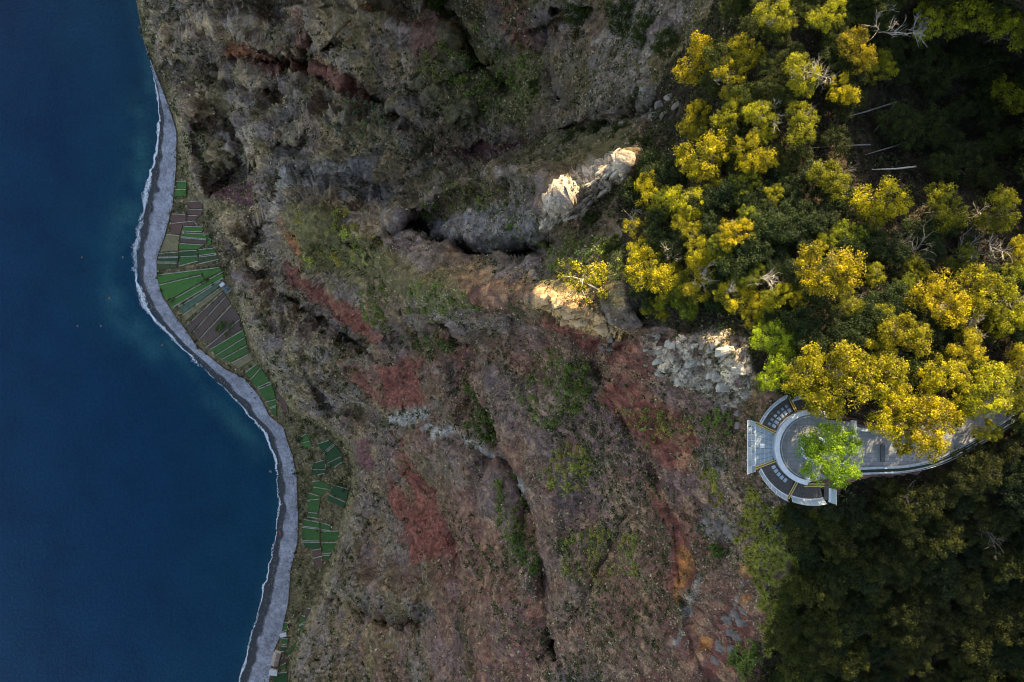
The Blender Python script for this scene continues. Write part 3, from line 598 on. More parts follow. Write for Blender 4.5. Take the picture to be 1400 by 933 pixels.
PL = [
 (z3,'b',"small bright green plot, highest up the beach, upper half",[(235,70),(290,70),(290,110),(245,110)]),
 (z3,'b',"small bright green plot, highest up the beach, lower half",[(230,114),(290,114),(290,150),(225,150)]),
 (z3,'r',"bare reddish plot nearest the cliff at the top of the long field strip",[(305,178),(370,175),(378,215),(298,213)]),
 (z3,'r',"narrow bare plot, second below the top of the field strip",[(298,219),(376,221),(370,250),(292,245)]),
 (z3,'r',"short bare plot, third below the top of the field strip",[(292,251),(355,254),(340,277),(292,275)]),
 (z3,'r',"square bare reddish plot beside the beach shrubs",[(215,244),(288,246),(286,290),(212,288)]),
 (z3,'r',"long bare plot just above the green striped plots",[(212,294),(335,281),(330,304),(270,304),(257,352),(207,345)]),
 (z3,'b',"green strip at the top of the striped plots",[(274,309),(378,313),(376,340),(266,335)]),
 (z3,'b',"longest green strip, second of the striped plots",[(265,344),(412,352),(398,378),(262,365)]),
 (z3,'s',"brown strip between two green strips",[(260,370),(398,382),(394,404),(257,395)]),
 (z3,'b',"small green end plot at the cliff side of the brown strip",[(404,370),(424,380),(420,405),(402,406)]),
 (z3,'b',"green strip right under the brown strip",[(255,401),(385,409),(350,432),(250,432)]),
 (z3,'t',"dry tan plot between the beach and the striped plots",[(185,352),(255,358),(245,440),(150,445)]),
 (z3,'o',"olive plot in the dark block, top left",[(145,454),(250,447),(250,472),(142,474)]),
 (z3,'d',"dark green plot in the dark block, middle left",[(140,478),(248,476),(246,500),(140,500)]),
 (z3,'o',"olive plot in the dark block, bottom left by the beach",[(136,505),(242,506),(238,528),(133,543)]),
 (z3,'d',"dark green plot in the dark block, top middle",[(260,442),(350,437),(350,462),(258,466)]),
 (z3,'g',"green plot in the dark block, bottom middle",[(260,470),(352,467),(352,495),(250,522),(256,500)]),
 (z3,'g',"green plot in the dark block, top by the cliff",[(356,433),(435,427),(450,453),(358,466)]),
 (z3,'o',"olive plot in the dark block, bottom by the cliff",[(358,473),(452,461),(465,485),(356,510)]),
 (z3,'b',"upper wedge of the big bright green field",[(135,568),(470,528),(478,545),(390,590),(377,558),(140,616)]),
 (z3,'b',"broad middle wedge of the big bright green field",[(140,623),(373,567),(384,595),(188,707)]),
 (z3,'b',"lower wedge of the big bright green field",[(192,713),(484,552),(494,580),(215,742)]),
 (z3,'c',"blue green cabbage plot below the big bright green field",[(250,740),(475,597),(488,613),(270,775)]),
 (z3,'t',"dry straw strip under the cabbage plot",[(272,781),(480,631),(488,646),(285,812)]),
 (z3,'s',"long brown plot under the straw strip",[(290,840),(485,657),(500,675),(312,878)]),
 (z3,'s',"second long brown plot, ending at the shed",[(317,884),(501,682),(525,715),(357,903)]),
 (z3,'s',"brown plot dotted with young plants",[(362,907),(531,727),(578,798),(417,928)]),
 (z4,'s',"brown plot above the three parallel green strips",[(2,182),(190,24),(200,72),(22,185)]),
 (z4,'g',"first of three parallel green strips",[(27,187),(205,84),(214,115),(52,215)]),
 (z4,'g',"second of three parallel green strips",[(57,219),(215,122),(221,158),(87,235)]),
 (z4,'g',"third of three parallel green strips",[(92,239),(224,166),(234,200),(132,254)]),
 (z4,'t',"ochre plot between the green strips and the fan of plots",[(137,261),(240,207),(253,240),(182,288)]),
 (z4,'g',"top plot of the green fan above the bend",[(217,310),(275,264),(293,279),(237,344)]),
 (z4,'g',"largest plot of the green fan above the bend",[(240,348),(298,285),(348,359),(281,390)]),
 (z4,'g',"third plot of the green fan above the bend",[(284,398),(355,368),(376,444),(323,459)]),
 (z4,'g',"fourth plot of the green fan above the bend",[(326,465),(378,452),(380,484),(346,497)]),
 (z4,'g',"last pointed plot of the green fan above the bend",[(348,502),(380,490),(380,543),(361,524)]),
 (z4,'r',"narrow red soil plot against the cliff by the green fan",[(380,382),(405,427),(430,430),(444,523),(416,518),(397,460)]),
 (z4,'b',"upper half of the small isolated green plot",[(500,660),(540,632),(556,667),(510,680)]),
 (z4,'b',"lower half of the small isolated green plot",[(511,685),(559,672),(571,700),(531,710)]),
 (z4,'d',"topmost plot of the dark green diamond",[(597,690),(660,669),(686,688),(630,737)]),
 (z4,'d',"middle plot of the dark green diamond",[(634,742),(692,694),(722,735),(724,751),(651,783)]),
 (z4,'d',"bottom plot of the dark green diamond",[(654,789),(727,757),(731,785),(690,811),(657,800)]),
 (z4,'d',"upper half of the rounded dark green plot",[(577,790),(630,776),(644,795),(643,819),(569,819)]),
 (z4,'d',"lower half of the rounded dark green plot",[(569,825),(643,825),(639,844),(600,854),(571,845)]),
 (z4,'g',"green plot under the rounded dark pair",[(571,890),(610,883),(667,910),(664,929),(576,911)]),
 (z5,'g',"small green plot wedged above the tall green column",[(371,21),(440,31),(410,59),(361,45)]),
 (z5,'d',"dark green square plot by the pale gully, upper half",[(466,11),(534,31),(525,84),(446,49)]),
 (z5,'d',"dark green square plot by the pale gully, lower half",[(441,56),(521,92),(510,117),(436,82)]),
 (z5,'g',"top plot of the tall green column",[(336,46),(399,63),(404,71),(341,77)]),
 (z5,'g',"second plot of the tall green column",[(339,82),(401,76),(394,139),(346,135)]),
 (z5,'g',"third plot of the tall green column",[(346,139),(391,143),(391,168),(343,160)]),
 (z5,'g',"fourth plot of the tall green column",[(326,171),(399,186),(400,214),(319,203)]),
 (z5,'g',"broad fifth plot of the tall green column",[(317,208),(400,218),(400,274),(319,272)]),
 (z5,'d',"rounded bottom plot of the tall green column",[(321,278),(401,280),(403,299),(370,311),(331,300)]),
 (z5,'g',"narrow plot at the head of the right green column",[(405,186),(451,201),(449,224),(405,220)]),
 (z5,'g',"broad plot of the right green column",[(406,226),(489,226),(491,271),(408,274)]),
 (z5,'g',"tapering plot of the right green column",[(408,281),(481,279),(455,329),(412,334)]),
 (z5,'g',"tip of the right green column",[(413,340),(449,339),(440,367),(419,360)]),
 (z5,'r',"bare soil plot below the green columns, upper half",[(363,316),(407,309),(411,335),(367,349)]),
 (z5,'r',"bare soil plot below the green columns, lower half",[(369,354),(411,343),(414,391),(379,399)]),
 (z5,'s',"brown plot at the foot of the lower ravine",[(341,586),(394,596),(389,624),(336,654),(331,620)]),
 (z5,'g',"green plot beside the brown one at the ravine foot",[(316,621),(333,626),(333,650),(306,665)]),
 (z5,'g',"long green plot slanting down from the ravine foot",[(304,669),(344,656),(350,675),(300,725)]),
 (z5,'g',"thin green plot tailing off towards the houses",[(298,731),(338,692),(328,705),(260,800),(241,804)]),
 (z5,'g',"small green plot by the beach above the houses, upper one",[(236,651),(254,656),(249,689),(226,697)]),
 (z5,'g',"small green plot by the beach above the houses, middle one",[(223,729),(254,729),(249,754),(221,759)]),
 (z5,'d',"small green plot by the beach above the houses, lower one",[(219,766),(249,766),(235,789),(216,789)]),
 (z5,'s',"tiny brown plot right of the largest house",[(216,835),(230,813),(247,830),(228,849)]),
 (z5,'g',"tiny green plot right of the white house",[(217,855),(244,841),(239,874),(226,879)]),
 (z5,'d',"dark green plot at the bottom edge below the houses",[(187,891),(247,886),(249,945),(180,945)]),
]
for zf_, k, lab, pts in PL:
    px = [zf_(p) for p in pts]; cu = sum(p[0] for p in px)/len(px); cv = sum(p[1] for p in px)/len(px)
    zz = [.10*max(p[0]-float(uw(p[1])), 8) for p in px]; zc = sum(zz)/len(zz)+1.3
    zz = [k_2+1.1 for k_2 in zz]; w = [at(p[0], p[1], k_2) for p, k_2 in zip(px, zz)]; cx, cy, _ = at(cu, cv, zc); zt = [k_2-zc for k_2 in zz]
    loc = [(a-cx, b-cy) for a, b, _ in w]
    root = empty("crop_plot", (cx, cy, zc)); tag(root, lab, "field", "crop plots on the shelf under the cliff")
    MB().prism(loc, -7, zt).build("crop_bed", GM[k], root)
    nw = len(loc)
    for i in ([0, 2] if k in 'bgdo' else [0]):
        a, b = Vector((*loc[i], 0)), Vector((*loc[(i+1) % nw], 0)); a, b = a*.97, b*.97; d = (b-a).normalized(); nrm = Vector((-d.y, d.x, 0))*.26
        if i == 2 and random.random() < .5: continue
        MB().prism([(a+nrm)[:2], (a-nrm)[:2], (b-nrm)[:2], (b+nrm)[:2]], -7, [zt[i]+.5, zt[i]+.5, zt[(i+1) % nw]+.55, zt[(i+1) % nw]+.55]).build("stone_wall", M['wall'], root)
# buildings and the boat
M['roofw'] = surf("pale_roof", (.45,.45,.46), (.68,.68,.68), .6, .7, .03); M['roofd'] = surf("slate_roof", (.03,.05,.065), (.06,.09,.11), .6, .6, .03)
M['render'] = surf("render_wall", (.50,.49,.46), (.66,.64,.60), .5, .8, .02); M['rooft'] = surf("tile_roof", (.28,.20,.16), (.42,.33,.27), .6, .8, .05); M['doorw'] = surf("door_wood", (.06,.05,.04), (.12,.09,.07), 2, .7, 0)
def house(u, v, wx_, wy_, h, rz, roofm, label, gable=True):
    z = .10*(u-float(uw(v)))+.8; x, y, _ = at(u, v, z); r_ = empty("house", (x, y, z), rz); tag(r_, label, "house", "small buildings on the shelf")
    MB().box(-wx_/2, wx_/2, -wy_/2, wy_/2, -3, h).build("wall", M['render'], r_)
    e = .35
    if gable:
        b_ = MB(); A = wx_/2+e; B = wy_/2+e; n_ = len(b_.v); rise = wx_*.22
        b_.v += [(-A,-B,h+.02),(A,-B,h+.02),(A,B,h+.02),(-A,B,h+.02),(0,-B,h+rise),(0,B,h+rise)]
        b_.f += [(0,4,5,3),(4,1,2,5),(0,1,4),(2,3,5),(3,2,1,0)]
        rf = b_.build("roof", roofm, r_); MB().box(wx_*.2, wx_*.2+.6, -.3, .3, h+.2, h+rise+.5).build("chimney", M['render'], rf)
    else:
        rf = MB().box(-wx_/2-e, wx_/2+e, -wy_/2-e, wy_/2+e, h+.01, h+.25).build("roof", roofm, r_)
    dr = MB().box(-wx_/2-.06, -wx_/2+.02, -.5, .5, 0, 2.0).build("door", M['doorw'], r_)
    for yy in (-wy_*.3, wy_*.3): MB().box(-wx_/2-.05, -wx_/2+.02, yy-.45, yy+.45, .9, 2.0).build("window", M['roofd'], r_)
    return r_
house(378.5, 899, 7, 13, 4, -.25, M['rooft'], "largest house by the beach with a long weathered roof")
house(375, 918, 7.5, 5, 3.5, -.1, M['roofw'], "white roofed house at the bottom of the beach, below the largest house", False)
house(388.5, 867, 6, 3, 3, .2, M['roofw'], "small white roofed hut beside the little green plots", False)
house(311.5, 395.5, 5.5, 6, 3.5, .7, M['roofd'], "dark roofed shed at the cliff end of the brown plots")
house(305, 389.5, 4.5, 2.6, 2.5, .7, M['roofw'], "pale lean-to next to the dark roofed shed", False)
house(422, 853, 2.6, 2.6, 2.4, .2, M['roofd'], "tiny dark hut by the ravine foot", False)
def boat(u, v):
    z = 2.4; x, y, _ = at(u, v, z); r_ = empty("rowing_boat", (x, y, z), 1.9); tag(r_, "small red boat pulled up on the pebble beach", "boat")
    m1 = surf("boat_red", (.40,.05,.04), (.55,.09,.07), 2, .5, 0); b_ = MB(); st = []
    for i in range(9):
        k = i/8*2-1; w_ = 1.0*(1-abs(k)**2.4)**.7+.03; st.append([(k*2.6, -w_, .75+.25*k*k), (k*2.5, -w_*.6, .1), (k*2.5, 0, -.05), (k*2.5, w_*.6, .1), (k*2.6, w_, .75+.25*k*k)])
    for s_ in st: b_.v += s_
    for i in range(8):
        for j in range(4): b_.f.append((i*5+j, (i+1)*5+j, (i+1)*5+j+1, i*5+j+1))
    b_.build("hull", m1, r_)
    for xx in (-1, .2, 1.3): MB().box(xx-.15, xx+.15, -.75, .75, .45, .52).build("thwart", M['bark'], r_)
boat(382.5, 729)

# ================================================================ VEGETATION PROTOTYPES
def quads_cloud(cent, nrm, size, col, r_, aspect=.6):
    """one rhombus leaf per point"""
    k = len(cent); nrm = nrm/(np.linalg.norm(nrm, axis=1, keepdims=True)+1e-9)
    t1 = np.cross(nrm, r_.normal(size=(k,3))); t1 /= (np.linalg.norm(t1, axis=1, keepdims=True)+1e-9); t2 = np.cross(nrm, t1)
    s = np.asarray(size).reshape(-1,1)*np.ones((k,1))
    v = np.stack([cent-t1*s, cent-t2*s*aspect, cent+t1*s, cent+t2*s*aspect], 1).reshape(-1,3)
    return v, np.arange(k*4).reshape(k,4), np.repeat(col, 4, axis=0)
def crown_mesh(name, seed, rad, hgt, ncl, nleaf, lsize, colA, colB, zc, clr=(.16,.30), flat=.75, hollow=.35, full=0):
    r_ = np.random.default_rng(seed); cs = []
    lob = r_.uniform(0, 6.28, 3)
    while len(cs) < ncl:
        p = r_.uniform(-1, 1, 3); d = np.linalg.norm(p)
        if d > 1 or d < hollow or p[2] < -.55: continue
        a = math.atan2(p[1], p[0]); out = .78+.22*math.sin(2*a+lob[0])+.14*math.sin(3*a+lob[1])+.1*math.sin(5*a+lob[2])
        if math.hypot(p[0], p[1]) > max(out, full): continue
        cs.append((p[0]*rad, p[1]*rad, zc+p[2]*hgt*.5))
    cs = np.array(cs); cr = r_.uniform(clr[0], clr[1], ncl)*rad
    ci = r_.integers(0, ncl, nleaf*ncl); d = r_.normal(size=(len(ci),3)); d /= np.linalg.norm(d, axis=1, keepdims=True)
    d[:,2] = np.where(d[:,2] < -.25, -d[:,2], d[:,2])
    p = cs[ci] + d*np.array([1,1,flat])*(cr[ci]*r_.uniform(.55,1.05,len(ci)))[:,None]
    p += .26*cr[ci][:,None]*r_.normal(size=p.shape)
    nrm = d*.7+r_.normal(size=d.shape)*.6+np.array([0,0,.25])
    hue = np.clip(r_.normal(.45,.34,ncl)[ci]+r_.normal(0,.2,len(ci)), 0, 1)[:,None]
    col = np.array(colA)*(1-hue)+np.array(colB)*hue
    v, f, c = quads_cloud(p, nrm, lsize*r_.uniform(.6,1.3,len(ci)), col, r_)
    return mesh_np(name, v, f, M['leaf'], c), cs
def trunk_mesh(name, seed, cs, hgt, rad, mat_, nl=9):
    r_ = random.Random(seed); b_ = MB(); lean = Vector((r_.uniform(-.6,.6), r_.uniform(-.6,.6), 0)); top = hgt*.45
    b_.tube([(0,0,-1.2), tuple(lean*.3+Vector((0,0,top*.5))), tuple(lean+Vector((0,0,top)))], [rad*1.2, rad, rad*.8], 7)
    for i in range(min(nl, len(cs))):
        c = Vector(cs[i]); s_ = lean*.9+Vector((0,0,top*r_.uniform(.75,1))); mid = s_.lerp(c, .5)+Vector((r_.uniform(-.5,.5), r_.uniform(-.5,.5), r_.uniform(-.2,.6)))
        b_.tube([tuple(s_), tuple(mid), tuple(c)], [rad*.5, rad*.32, rad*.1], 5)
    return b_.mesh(name, mat_, True)
GOLD = ((.085,.090,.008),(.60,.485,.014)); OLIVE = ((.035,.045,.006),(.115,.118,.010)); GREEN = ((.012,.024,.005),(.040,.054,.009)); DARK = ((.016,.035,.012),(.045,.07,.02))
TREES = {}
for i in range(6): TREES['gold', i] = crown_mesh("acacia_crown", 20+i, 4.6, 5.0, 110, 80, .125, *GOLD, 6.2, (.06,.19), .6, .3)
for i in range(4): TREES['olive', i] = crown_mesh("olive_crown", 40+i, 4.6, 5.0, 85, 85, .14, *OLIVE, 5.6, (.10,.2), .7, .25)
for i in range(4): TREES['green', i] = crown_mesh("green_crown", 60+i, 3.9, 4.6, 75, 85, .14, *GREEN, 4.8, (.11,.22), .75, .2)
for i in range(2): TREES['sparse', i] = crown_mesh("sparse_crown", 80+i, 4.2, 5.5, 30, 60, .16, *GOLD, 7.0, (.10,.2), .7)
TREES['lime', 0] = crown_mesh("lime_crown", 90, 5.4, 5.0, 170, 85, .135, (.11,.21,.012), (.30,.42,.02), 5.8, (.08,.18), .8, .1, .95)
TRK = {k: trunk_mesh("trunk", hash(k[0]) % 97 + k[1] if False else 300+i, cs, 7.0 if k[0] in ('gold','sparse') else 5.5, .2, M['bark'] if k[0] != 'sparse' else M['dead'], 10) for i, (k, (_, cs)) in enumerate(TREES.items())}
TN = {'gold': ("acacia_tree","tree"), 'sparse': ("acacia_tree","tree"), 'olive': ("olive_green_tree","tree"), 'green': ("evergreen_tree","tree"), 'lime': ("shade_tree","tree")}
CH = {'gold': 6.2, 'sparse': 7.0, 'olive': 5.6, 'green': 4.8, 'lime': 5.8}
CR = {'gold': 4.2, 'sparse': 4.2, 'olive': 4.2, 'green': 3.6, 'lime': 5.4}
tseq = 0
def tree(kind, u, v, rpx, label, group, tint=(1,1,1), hs=1.0, var=None):
    """u, v: middle of the crown in the photo"""
    global tseq; tseq += 1
    keys = [k for k in TREES if k[0] == kind]; k = keys[tseq % len(keys)] if var is None else (kind, var)
    zg = float(samp(min(max(u,140),1455), min(max(v,-55),990))[2])
    for _ in range(4):
        sc = rpx*(CZ-zg-6)/F/CR[kind]; zc = zg+CH[kind]*sc*hs; x, y, _z = at(u, v, zc); zg = ground_at(x, y, zg)
    r_ = empty(TN[kind][0], (x, y, zg-.1), random.uniform(0, 6.28)); tag(r_, label, TN[kind][1], group)
    c = obj("crown", TREES[k][0], r_, None, None, (sc, sc, sc*hs)); c.color = (*tint, 1)
    obj("trunk", TRK[k], r_, None, None, (sc, sc, sc*hs))
    if kind == 'gold' and tseq % 9 in (0, 2, 5, 7):
        obj("bare_branches", DM[tseq % 5][0], r_, (random.uniform(-1.6,1.6)*sc, random.uniform(-1.6,1.6)*sc, (2.6+random.uniform(0,1.2))*sc*hs), (0,0,tseq), sc*random.uniform(.62,.85))
    return r_

# ---------------------------------------------------------------- dead trees and fallen trunks
def dead_mesh(name, seed, H, mat_, spread=.55, n0=5):
    r_ = random.Random(seed); b_ = MB(); t_ = MB()
    def br(p, d, L, rad, lev):
        pts = [p]; q = p; dd = d.copy()
        for i in range(4):
            dd = (dd+Vector((r_.uniform(-1,1), r_.uniform(-1,1), r_.uniform(-.6,.9)))*.28).normalized(); q = q+dd*L/4; pts.append(q)
        (t_ if lev == 0 else b_).tube([tuple(k) for k in pts], [rad*(1-.17*i) for i in range(5)], 5 if lev < 2 else 3)
        if lev < 3:
            for i in range((n0, 5, 4)[lev]):
                s_ = pts[r_.randint(2 if lev == 0 else 1, 4)]
                nd = (dd+Vector((r_.uniform(-1,1), r_.uniform(-1,1), r_.uniform(-.3,1)))*(spread+.5)).normalized(); br(s_, nd, L*r_.uniform(.45,.72), rad*.5, lev+1)
    br(Vector((0,0,-.5)), Vector((r_.uniform(-.3,.3), r_.uniform(-.3,.3), 1)).normalized(), H*.55, H*.019, 0)
    return b_.mesh(name, mat_, True), t_.mesh("dead_trunk", mat_, True)
DM = [dead_mesh("dead_branches", 500+i, 7, M['dead'], .55+.08*i) for i in range(5)]; DG = [dead_mesh("dead_branches_grey", 520+i, 7, M['deadgrey'], .6) for i in range(3)]

G1 = "golden acacias along the cliff-top wood"
LIT = [
 (952,84,27,"golden acacia at the upper tip of the wood, leaning over the cliff"),(999,106,25,"golden acacia right of the upper tip tree"),(997,156,22,"small golden acacia in the gap below the upper tip tree"),
 (950,165,22,"golden acacia over the grey boulder ledge"),(963,216,31,"broad golden acacia above and right of the white rock fin"),(1029,214,26,"golden acacia beside the broad one above the fin"),(1040,166,23,"golden acacia under the white dead branches"),
 (1096,102,25,"golden acacia tangled in the large dead branches"),(1094,172,24,"dull golden acacia at the edge of the dark hollow"),(1020,70,20,"small golden acacia at the top beside the upper tip tree"),(1168,68,25,"golden acacia left of the dark corner"),
 (1150,125,20,"small acacia between the dark hollow and the dead branches"),(893,266,23,"slim golden acacia right of the fin's tip"),(940,277,25,"golden acacia between the fin and the deep green trees"),(868,312,18,"wispy acacia at the cliff edge below the fin"),
 (1008,318,21,"round golden acacia alone in the dark green trees"),(886,375,29,"golden acacia right of the lone ledge tree"),(960,382,26,"golden acacia second to the right of the lone ledge tree"),(896,422,16,"small bright yellow acacia above the limestone crag"),
 (1007,404,25,"golden acacia third to the right of the lone ledge tree"),(1034,424,22,"golden acacia above the right end of the limestone crag"),(1062,405,18,"small golden acacia beside the pink dead bush"),(1132,372,36,"tall full golden acacia in the middle of the wood"),
 (1110,505,33,"bright golden acacia overhanging the platform's upper rail"),(1152,520,40,"largest bright golden acacia above the plaza"),(1200,512,33,"bright golden acacia right of the largest one"),(1118,545,24,"golden acacia whose boughs reach the curved parapet"),
 (1215,565,28,"golden acacia hanging over the start of the footpath"),(1270,582,36,"golden acacia spreading over the middle of the footpath"),(1238,598,20,"low golden bough tree at the footpath's upper side"),(1288,514,27,"golden acacia above the middle of the footpath"),
 (1346,534,34,"big golden acacia over the far end of the footpath"),(1240,458,28,"golden acacia beside the bent white dead branch"),(1287,412,32,"golden acacia left of the crown pair near the right edge"),(1330,396,31,"full golden acacia under the grey dead tree"),
 (1382,424,32,"golden acacia at the right edge above the path"),(1396,346,18,"small orange gold acacia cut by the right edge"),(1205,274,31,"golden acacia at the lower rim of the dark hollow"),(1135,246,24,"golden green acacia left of the hollow's rim tree"),
 (1290,284,27,"dull acacia right of the hollow's rim tree"),(1366,290,26,"golden acacia near the right edge under the hollow"),(1322,478,24,"golden acacia behind the pale dead bush"),(1392,500,24,"golden acacia at the right edge beside the path end"),
 (1350,590,17,"golden bough tree at the path's far bend"),(1268,32,22,"dull acacia under the white dead branches at the top"),(1322,24,26,"dull acacia at the top edge right of the dead branches"),(1372,42,26,"dull acacia near the top right corner"),(1205,92,20,"dull acacia above the fallen trunks"),(1382,132,22,"dull acacia at the right edge of the dark hollow"),(1060,22,24,"dull acacia at the top edge above the dead tree"),(1130,22,22,"dull acacia at the top edge left of the white dead tree"),(1312,556,26,"golden acacia shading the footpath before its far bend"),(1385,545,28,"golden acacia shading the footpath at the right edge"),(1425,515,30,"golden acacia cut by the right edge over the path end"),(1240,548,26,"golden acacia close behind the footpath's low wall"),(804,383,33,"lone golden tree standing on the ochre ledge"),(1062,468,28,"yellow green acacia at the right end of the limestone crag"),(1057,512,21,"small yellow green acacia beside the platform's upper corner"),
]
for u, v, r, lb in LIT:
    kind = 'sparse' if 'wispy' in lb or 'lone golden' in lb else 'gold'; tint = (1,1,1)
    tint = random.choice(((1,1,1),(1,1,1),(.85,.88,1),(.75,.85,1),(1.03,.95,1)))
    if 'yellow green' in lb: tint = (.62,.95,1)
    if 'dull' in lb or 'golden green' in lb: tint = (.7,.8,1)
    tree(kind, u, v, r*1.22, lb, G1, tint, .5 if 'crag' in lb or 'second to the' in lb or 'third to the' in lb else 1.0)
tree('lime', 1134, 621, 46, "bright lime green feathery tree growing from the round planter", None)
def scatter_px(poly, cnt, mind, seed, avoid=(), tries=6000):
    r_ = random.Random(seed); xs = [p[0] for p in poly]; ys = [p[1] for p in poly]; out = []
    for _ in range(tries):
        u, v = r_.uniform(min(xs), max(xs)), r_.uniform(min(ys), max(ys))
        if not inpoly(np.array([u]), np.array([v]), poly)[0]: continue
        if any((u-a)**2+(v-b)**2 < mind**2 for a, b in out) or any((u-a)**2+(v-b)**2 < (c)**2 for a, b, c in avoid): continue
        out.append((u, v))
        if len(out) >= cnt: break
    return out
av = [(u, v, r*.8) for u, v, r, _ in LIT]
def uniq(pts, phrase, marks):
    """a label for each point: what it is, which way it lies from a landmark, and its rank there"""
    import collections
    out = [None]*len(pts); grp = collections.defaultdict(list)
    for i, (u, v) in enumerate(pts):
        mu, mv, nm = min(marks, key=lambda m_: (m_[0]-u)**2+(m_[1]-v)**2); a = math.degrees(math.atan2(mv-v, u-mu)) % 360
        grp[(nm, ("right of","above","left of","below")[int(((a+45) % 360)//90)])].append((math.hypot(u-mu, v-mv), i))
    for (nm, dr), L in grp.items():
        for k, (_, i) in enumerate(sorted(L)):
            o_ = ("nearest", "second", "third", "fourth", "fifth", "sixth", "seventh", "eighth", "ninth", "tenth")[min(k, 9)]
            out[i] = f"{phrase} {dr} {nm}" if len(L) == 1 else f"{o_} {phrase} {dr} {nm}"
    return out
MK1 = [(1008,318,"the round golden acacia"),(1132,372,"the tall full golden acacia"),(1045,378,"the pinkish dead bush"),(1205,274,"the hollow's rim acacia"),(1240,458,"the bent white branch"),(1330,396,"the acacia under the grey dead tree"),(1152,520,"the largest golden acacia"),(1062,468,"the crag's right end"),(940,277,"the acacia beside the fin"),(960,382,"the second ledge acacia"),(1366,290,"the curling dead twigs"),(1290,284,"the dull acacia")]
pts = scatter_px([(880,240),(905,210),(960,250),(1090,235),(1400,330),(1420,470),(1290,560),(1170,500),(1075,545),(1040,450),(880,410),(850,330)], 95, 19, 5, av, 20000)
pts = [p for p in pts if not (890 < p[0] < 1045 and p[1] > 418)]
gsm = [p for i, p in enumerate(pts) if i % 3 == 0]; pts = [p for i, p in enumerate(pts) if i % 3]
for (u, v), lb in zip(gsm, uniq(gsm, "yellowish young acacia", MK1)): tree('gold', u, v, random.uniform(17,25), lb, "yellowish young acacias in the wood", random.choice(((.55,.7,.9),(.7,.8,1),(.85,.9,1),(.45,.62,.9))), .62 if v > 360 and u < 1080 else .95)
for (u, v), lb in zip(pts, uniq(pts, "deep green tree", MK1)): tree('green', u, v, random.uniform(20,30), lb, "deep green trees between the acacias", (.9,1,1), .38 if 360 < v < 470 and u < 1080 else .75)
MK2 = [(1110,85,"the large sunlit dead tree"),(1215,15,"the white dead tree at the top"),(1168,68,"the acacia by the dark corner"),(1190,190,"the fallen trunks"),(1300,228,"the crossed stems"),(1390,20,"the top right corner"),(1390,180,"the right edge by the hollow"),(1029,214,"the broad acacia pair"),(1290,110,"the dark slope's middle"),(1020,40,"the wood's upper tip")]
pts = scatter_px([(985,-30),(1000,60),(960,120),(960,200),(1040,250),(1130,200),(1400,262),(1450,200),(1450,-50)], 78, 23, 6, av+[(1200,192,36),(1235,215,30)], 20000)
for (u, v), lb in zip(pts, uniq(pts, "dim olive tree", MK2)): tree('olive', u, v, random.uniform(19,29), lb, "dim olive trees around the dark hollow", (.7,.8,.9) if u < 1130 or v < 60 else (.48,.58,.8), .8)  # darker tint puts the hollow's shade into the leaf colour
for u, v in scatter_px([(1360,-62),(1360,-44),(1436,-40),(1436,240),(1462,240),(1462,-62)], 9, 22, 66):  # trees mostly out of view, added to shade the hollow
    tree('olive', u, v, random.uniform(30,38), "tall olive tree mostly past the upper right edge, added to shade the hollow", "added shade trees past the upper right edge", (.5,.6,.8), 1.4)
BR = [(1085,700),(1110,690),(1160,690),(1230,672),(1300,655),(1370,600),(1440,560),(1440,980),(1040,980),(1060,860),(1090,790)]
MK3 = [(1150,700,"the pale rosette at the platform corner"),(1205,660,"the bench side of the footpath"),(1300,650,"the bend of the footpath rail"),(1255,690,"the grey dead crown under the path"),(1340,720,"the grey dead crown near the right edge"),(1155,840,"the low grey dead crown"),(1390,640,"the path's far end"),(1390,800,"the right edge's lower half"),(1390,915,"the bottom right corner"),(1250,915,"the bottom edge's dark gap"),(1110,915,"the bottom edge by the cliff"),(1090,790,"the last spiky rosettes"),(1260,800,"the shaded wood's middle")]
pts = scatter_px(BR, 140, 21, 8, (), 20000); LB = [uniq(pts, "dark olive tree", MK3), uniq(pts, "dark green tree", MK3)]
for i, (u, v) in enumerate(pts):
    k = 'olive' if i % 3 else 'green'; dk = 1-.35*sstep(1080, 1200, u)  # dk lowers the tint rightward, painting the wood's shade into the leaves
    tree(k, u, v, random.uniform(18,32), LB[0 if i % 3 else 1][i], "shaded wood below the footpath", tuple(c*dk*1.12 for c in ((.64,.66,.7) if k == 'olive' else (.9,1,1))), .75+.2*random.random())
for u, v, lb in [(1392,566,"olive tree leaning over the rail at the path's far end, left one"),(1415,590,"olive tree leaning over the rail at the path's far end, right one"),(1402,535,"olive tree closing the path at the right edge")]: tree('olive', u, v, 24, lb, "olive trees at the path's far end", (.8,.85,.9), .9)
# upper cliff trees
for u, v, r, lb in [(800,22,30,"dark bushy tree at the top edge in the steep gully, left one"),(850,24,28,"dark bushy tree at the top edge in the steep gully, middle one"),(880,40,22,"dark bushy tree at the top edge in the steep gully, right one"),
    (909,58,22,"olive tree standing alone on the bare slope at the top"),(735,122,16,"round green bush tree on the upper slope under the gully"),(788,192,18,"brown green bush above the white fin, left one"),(822,172,15,"brown green bush above the white fin, middle one"),(852,180,18,"olive bush above the white fin's tip"),
    (876,198,17,"olive bush at the wood's edge by the white fin"),(600,15,16,"green bush at the top edge of the cliff, left of the gully"),(625,25,15,"green bush at the top edge, second from the left"),(812,300,16,"green bush in the hollow right of the fin, upper one"),(838,335,17,"green bush in the hollow right of the fin, lower one")]:
    tree('olive', u, v, r, lb, "bushy trees on the upper cliff", (.55,.75,.9), .7)

